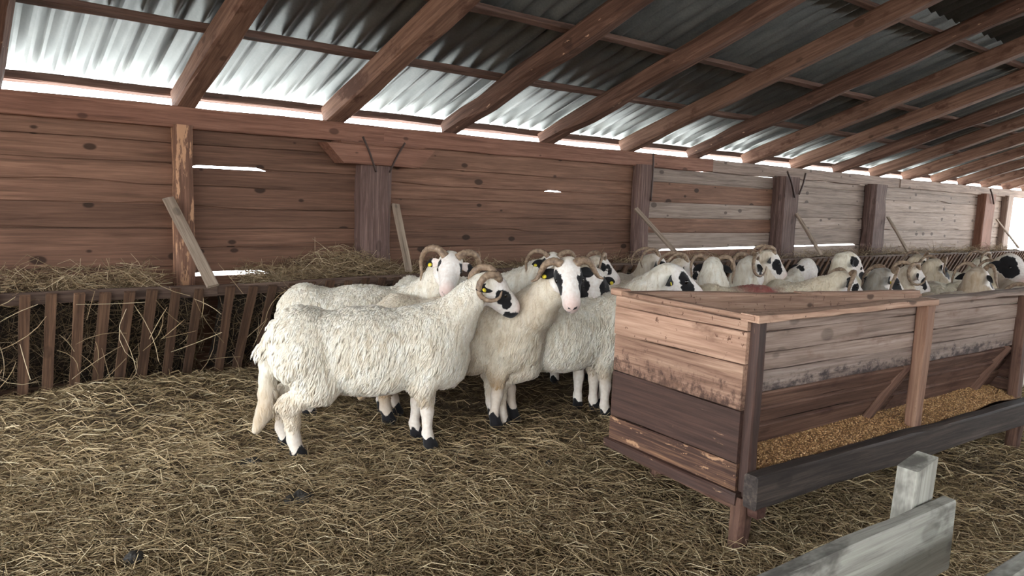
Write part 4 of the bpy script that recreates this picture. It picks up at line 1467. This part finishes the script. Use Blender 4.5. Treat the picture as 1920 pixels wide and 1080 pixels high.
# ------------------------------------------------------------------ straw on the floor
def straw_floor():
    N = 165000
    r = 0.9 + (9.5 - 0.9) * rng.uniform(0, 1, N) ** 1.25
    th = YAW + rng.uniform(-0.72, 0.72, N)
    x, y = r * np.sin(th), r * np.cos(th)
    k = (y < 5.12) & (x > -1.2)
    # patchy, and thinner where shade under the flock is painted in
    dens = 0.62 + 0.5 * vnoise(x, y, 3.1, 11) + 0.25 * vnoise(x, y, 9.0, 12)
    shade = np.clip((y - 2.9) / 0.5, 0, 1) * np.clip((x - 1.8) / 0.6, 0, 1)      # painted shade under the flock: straw sparser and darker
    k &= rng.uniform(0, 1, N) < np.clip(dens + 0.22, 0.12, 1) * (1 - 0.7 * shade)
    x, y, r = x[k], y[k], r[k]
    n = len(x)
    near = r < 3.6
    for sel, sides, segs, nm in ((near, 3, 2, 'near'), (~near, 2, 2, 'far')):
        m = sel.sum()
        X, Y = x[sel], y[sel]
        az = rng.uniform(0, 2 * np.pi, m)
        el = rng.normal(0.05, 0.16, m)
        el[rng.uniform(0, 1, m) < 0.04] += 0.5
        D = np.stack([np.cos(az) * np.cos(el), np.sin(az) * np.cos(el), np.sin(el)], 1)
        L = rng.uniform(0.05, 0.20, m)
        R = rng.uniform(0.0009, 0.0021, m) * (1.0 + 0.12 * np.maximum(0, r[sel] - 3))
        z = ground_z(X, Y) + rng.uniform(0.0, 0.020, m)
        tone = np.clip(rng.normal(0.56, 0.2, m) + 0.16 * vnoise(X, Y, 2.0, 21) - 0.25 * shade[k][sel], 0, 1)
        P = np.stack([X, Y, z], 1) - D * (L * 0.5)[:, None]
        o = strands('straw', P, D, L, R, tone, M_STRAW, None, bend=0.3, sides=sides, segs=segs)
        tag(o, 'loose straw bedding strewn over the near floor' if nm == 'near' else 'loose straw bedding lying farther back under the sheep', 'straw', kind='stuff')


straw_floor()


# ------------------------------------------------------------------ dung
def dung(x, y, r, label, flat=0.5, lumps=5):
    prims = [q_ell((0, 0, r * flat * 0.6), np.array([r, r * 0.85, r * flat]), r * 0.2)]
    for _ in range(lumps):
        a, d = random.uniform(0, 6.28), r * random.uniform(0.4, 0.95)
        q = r * random.uniform(0.25, 0.5)
        prims.append(q_ell((d * math.cos(a), d * math.sin(a), q * 0.6), np.array([q, q, q * 0.8]), r * 0.15))
    F, lo, h = sdf_grid(prims, max(0.005, r / 9))
    V, Q = surface_nets(F, lo, h)
    V += rng.normal(size=V.shape) * 0.0012
    o = obj('dung_clump', mesh_np('dung_clump', V, Q, smooth=True), M_DUNG)
    o.location = (x, y, float(ground_z(np.array(x), np.array(y))) - 0.004)
    o['label'] = label
    o['category'] = 'dung'


dung(1.135, 3.32, 0.055, 'flat dark dung patch by the hind feet of the side-on ewe', 0.25)
dung(1.165, 2.80, 0.060, 'flat dark dung patch in the middle of the straw', 0.22)
dung(0.515, 2.62, 0.034, 'round black dung clump at the lower left of the straw', 0.8, 3)
dung(2.335, 2.545, 0.024, 'small round dung clump on the straw left of the trough', 0.8, 2)
dung(1.830, 1.47, 0.032, 'dark dung clump in the straw near the bottom edge', 0.5, 3)
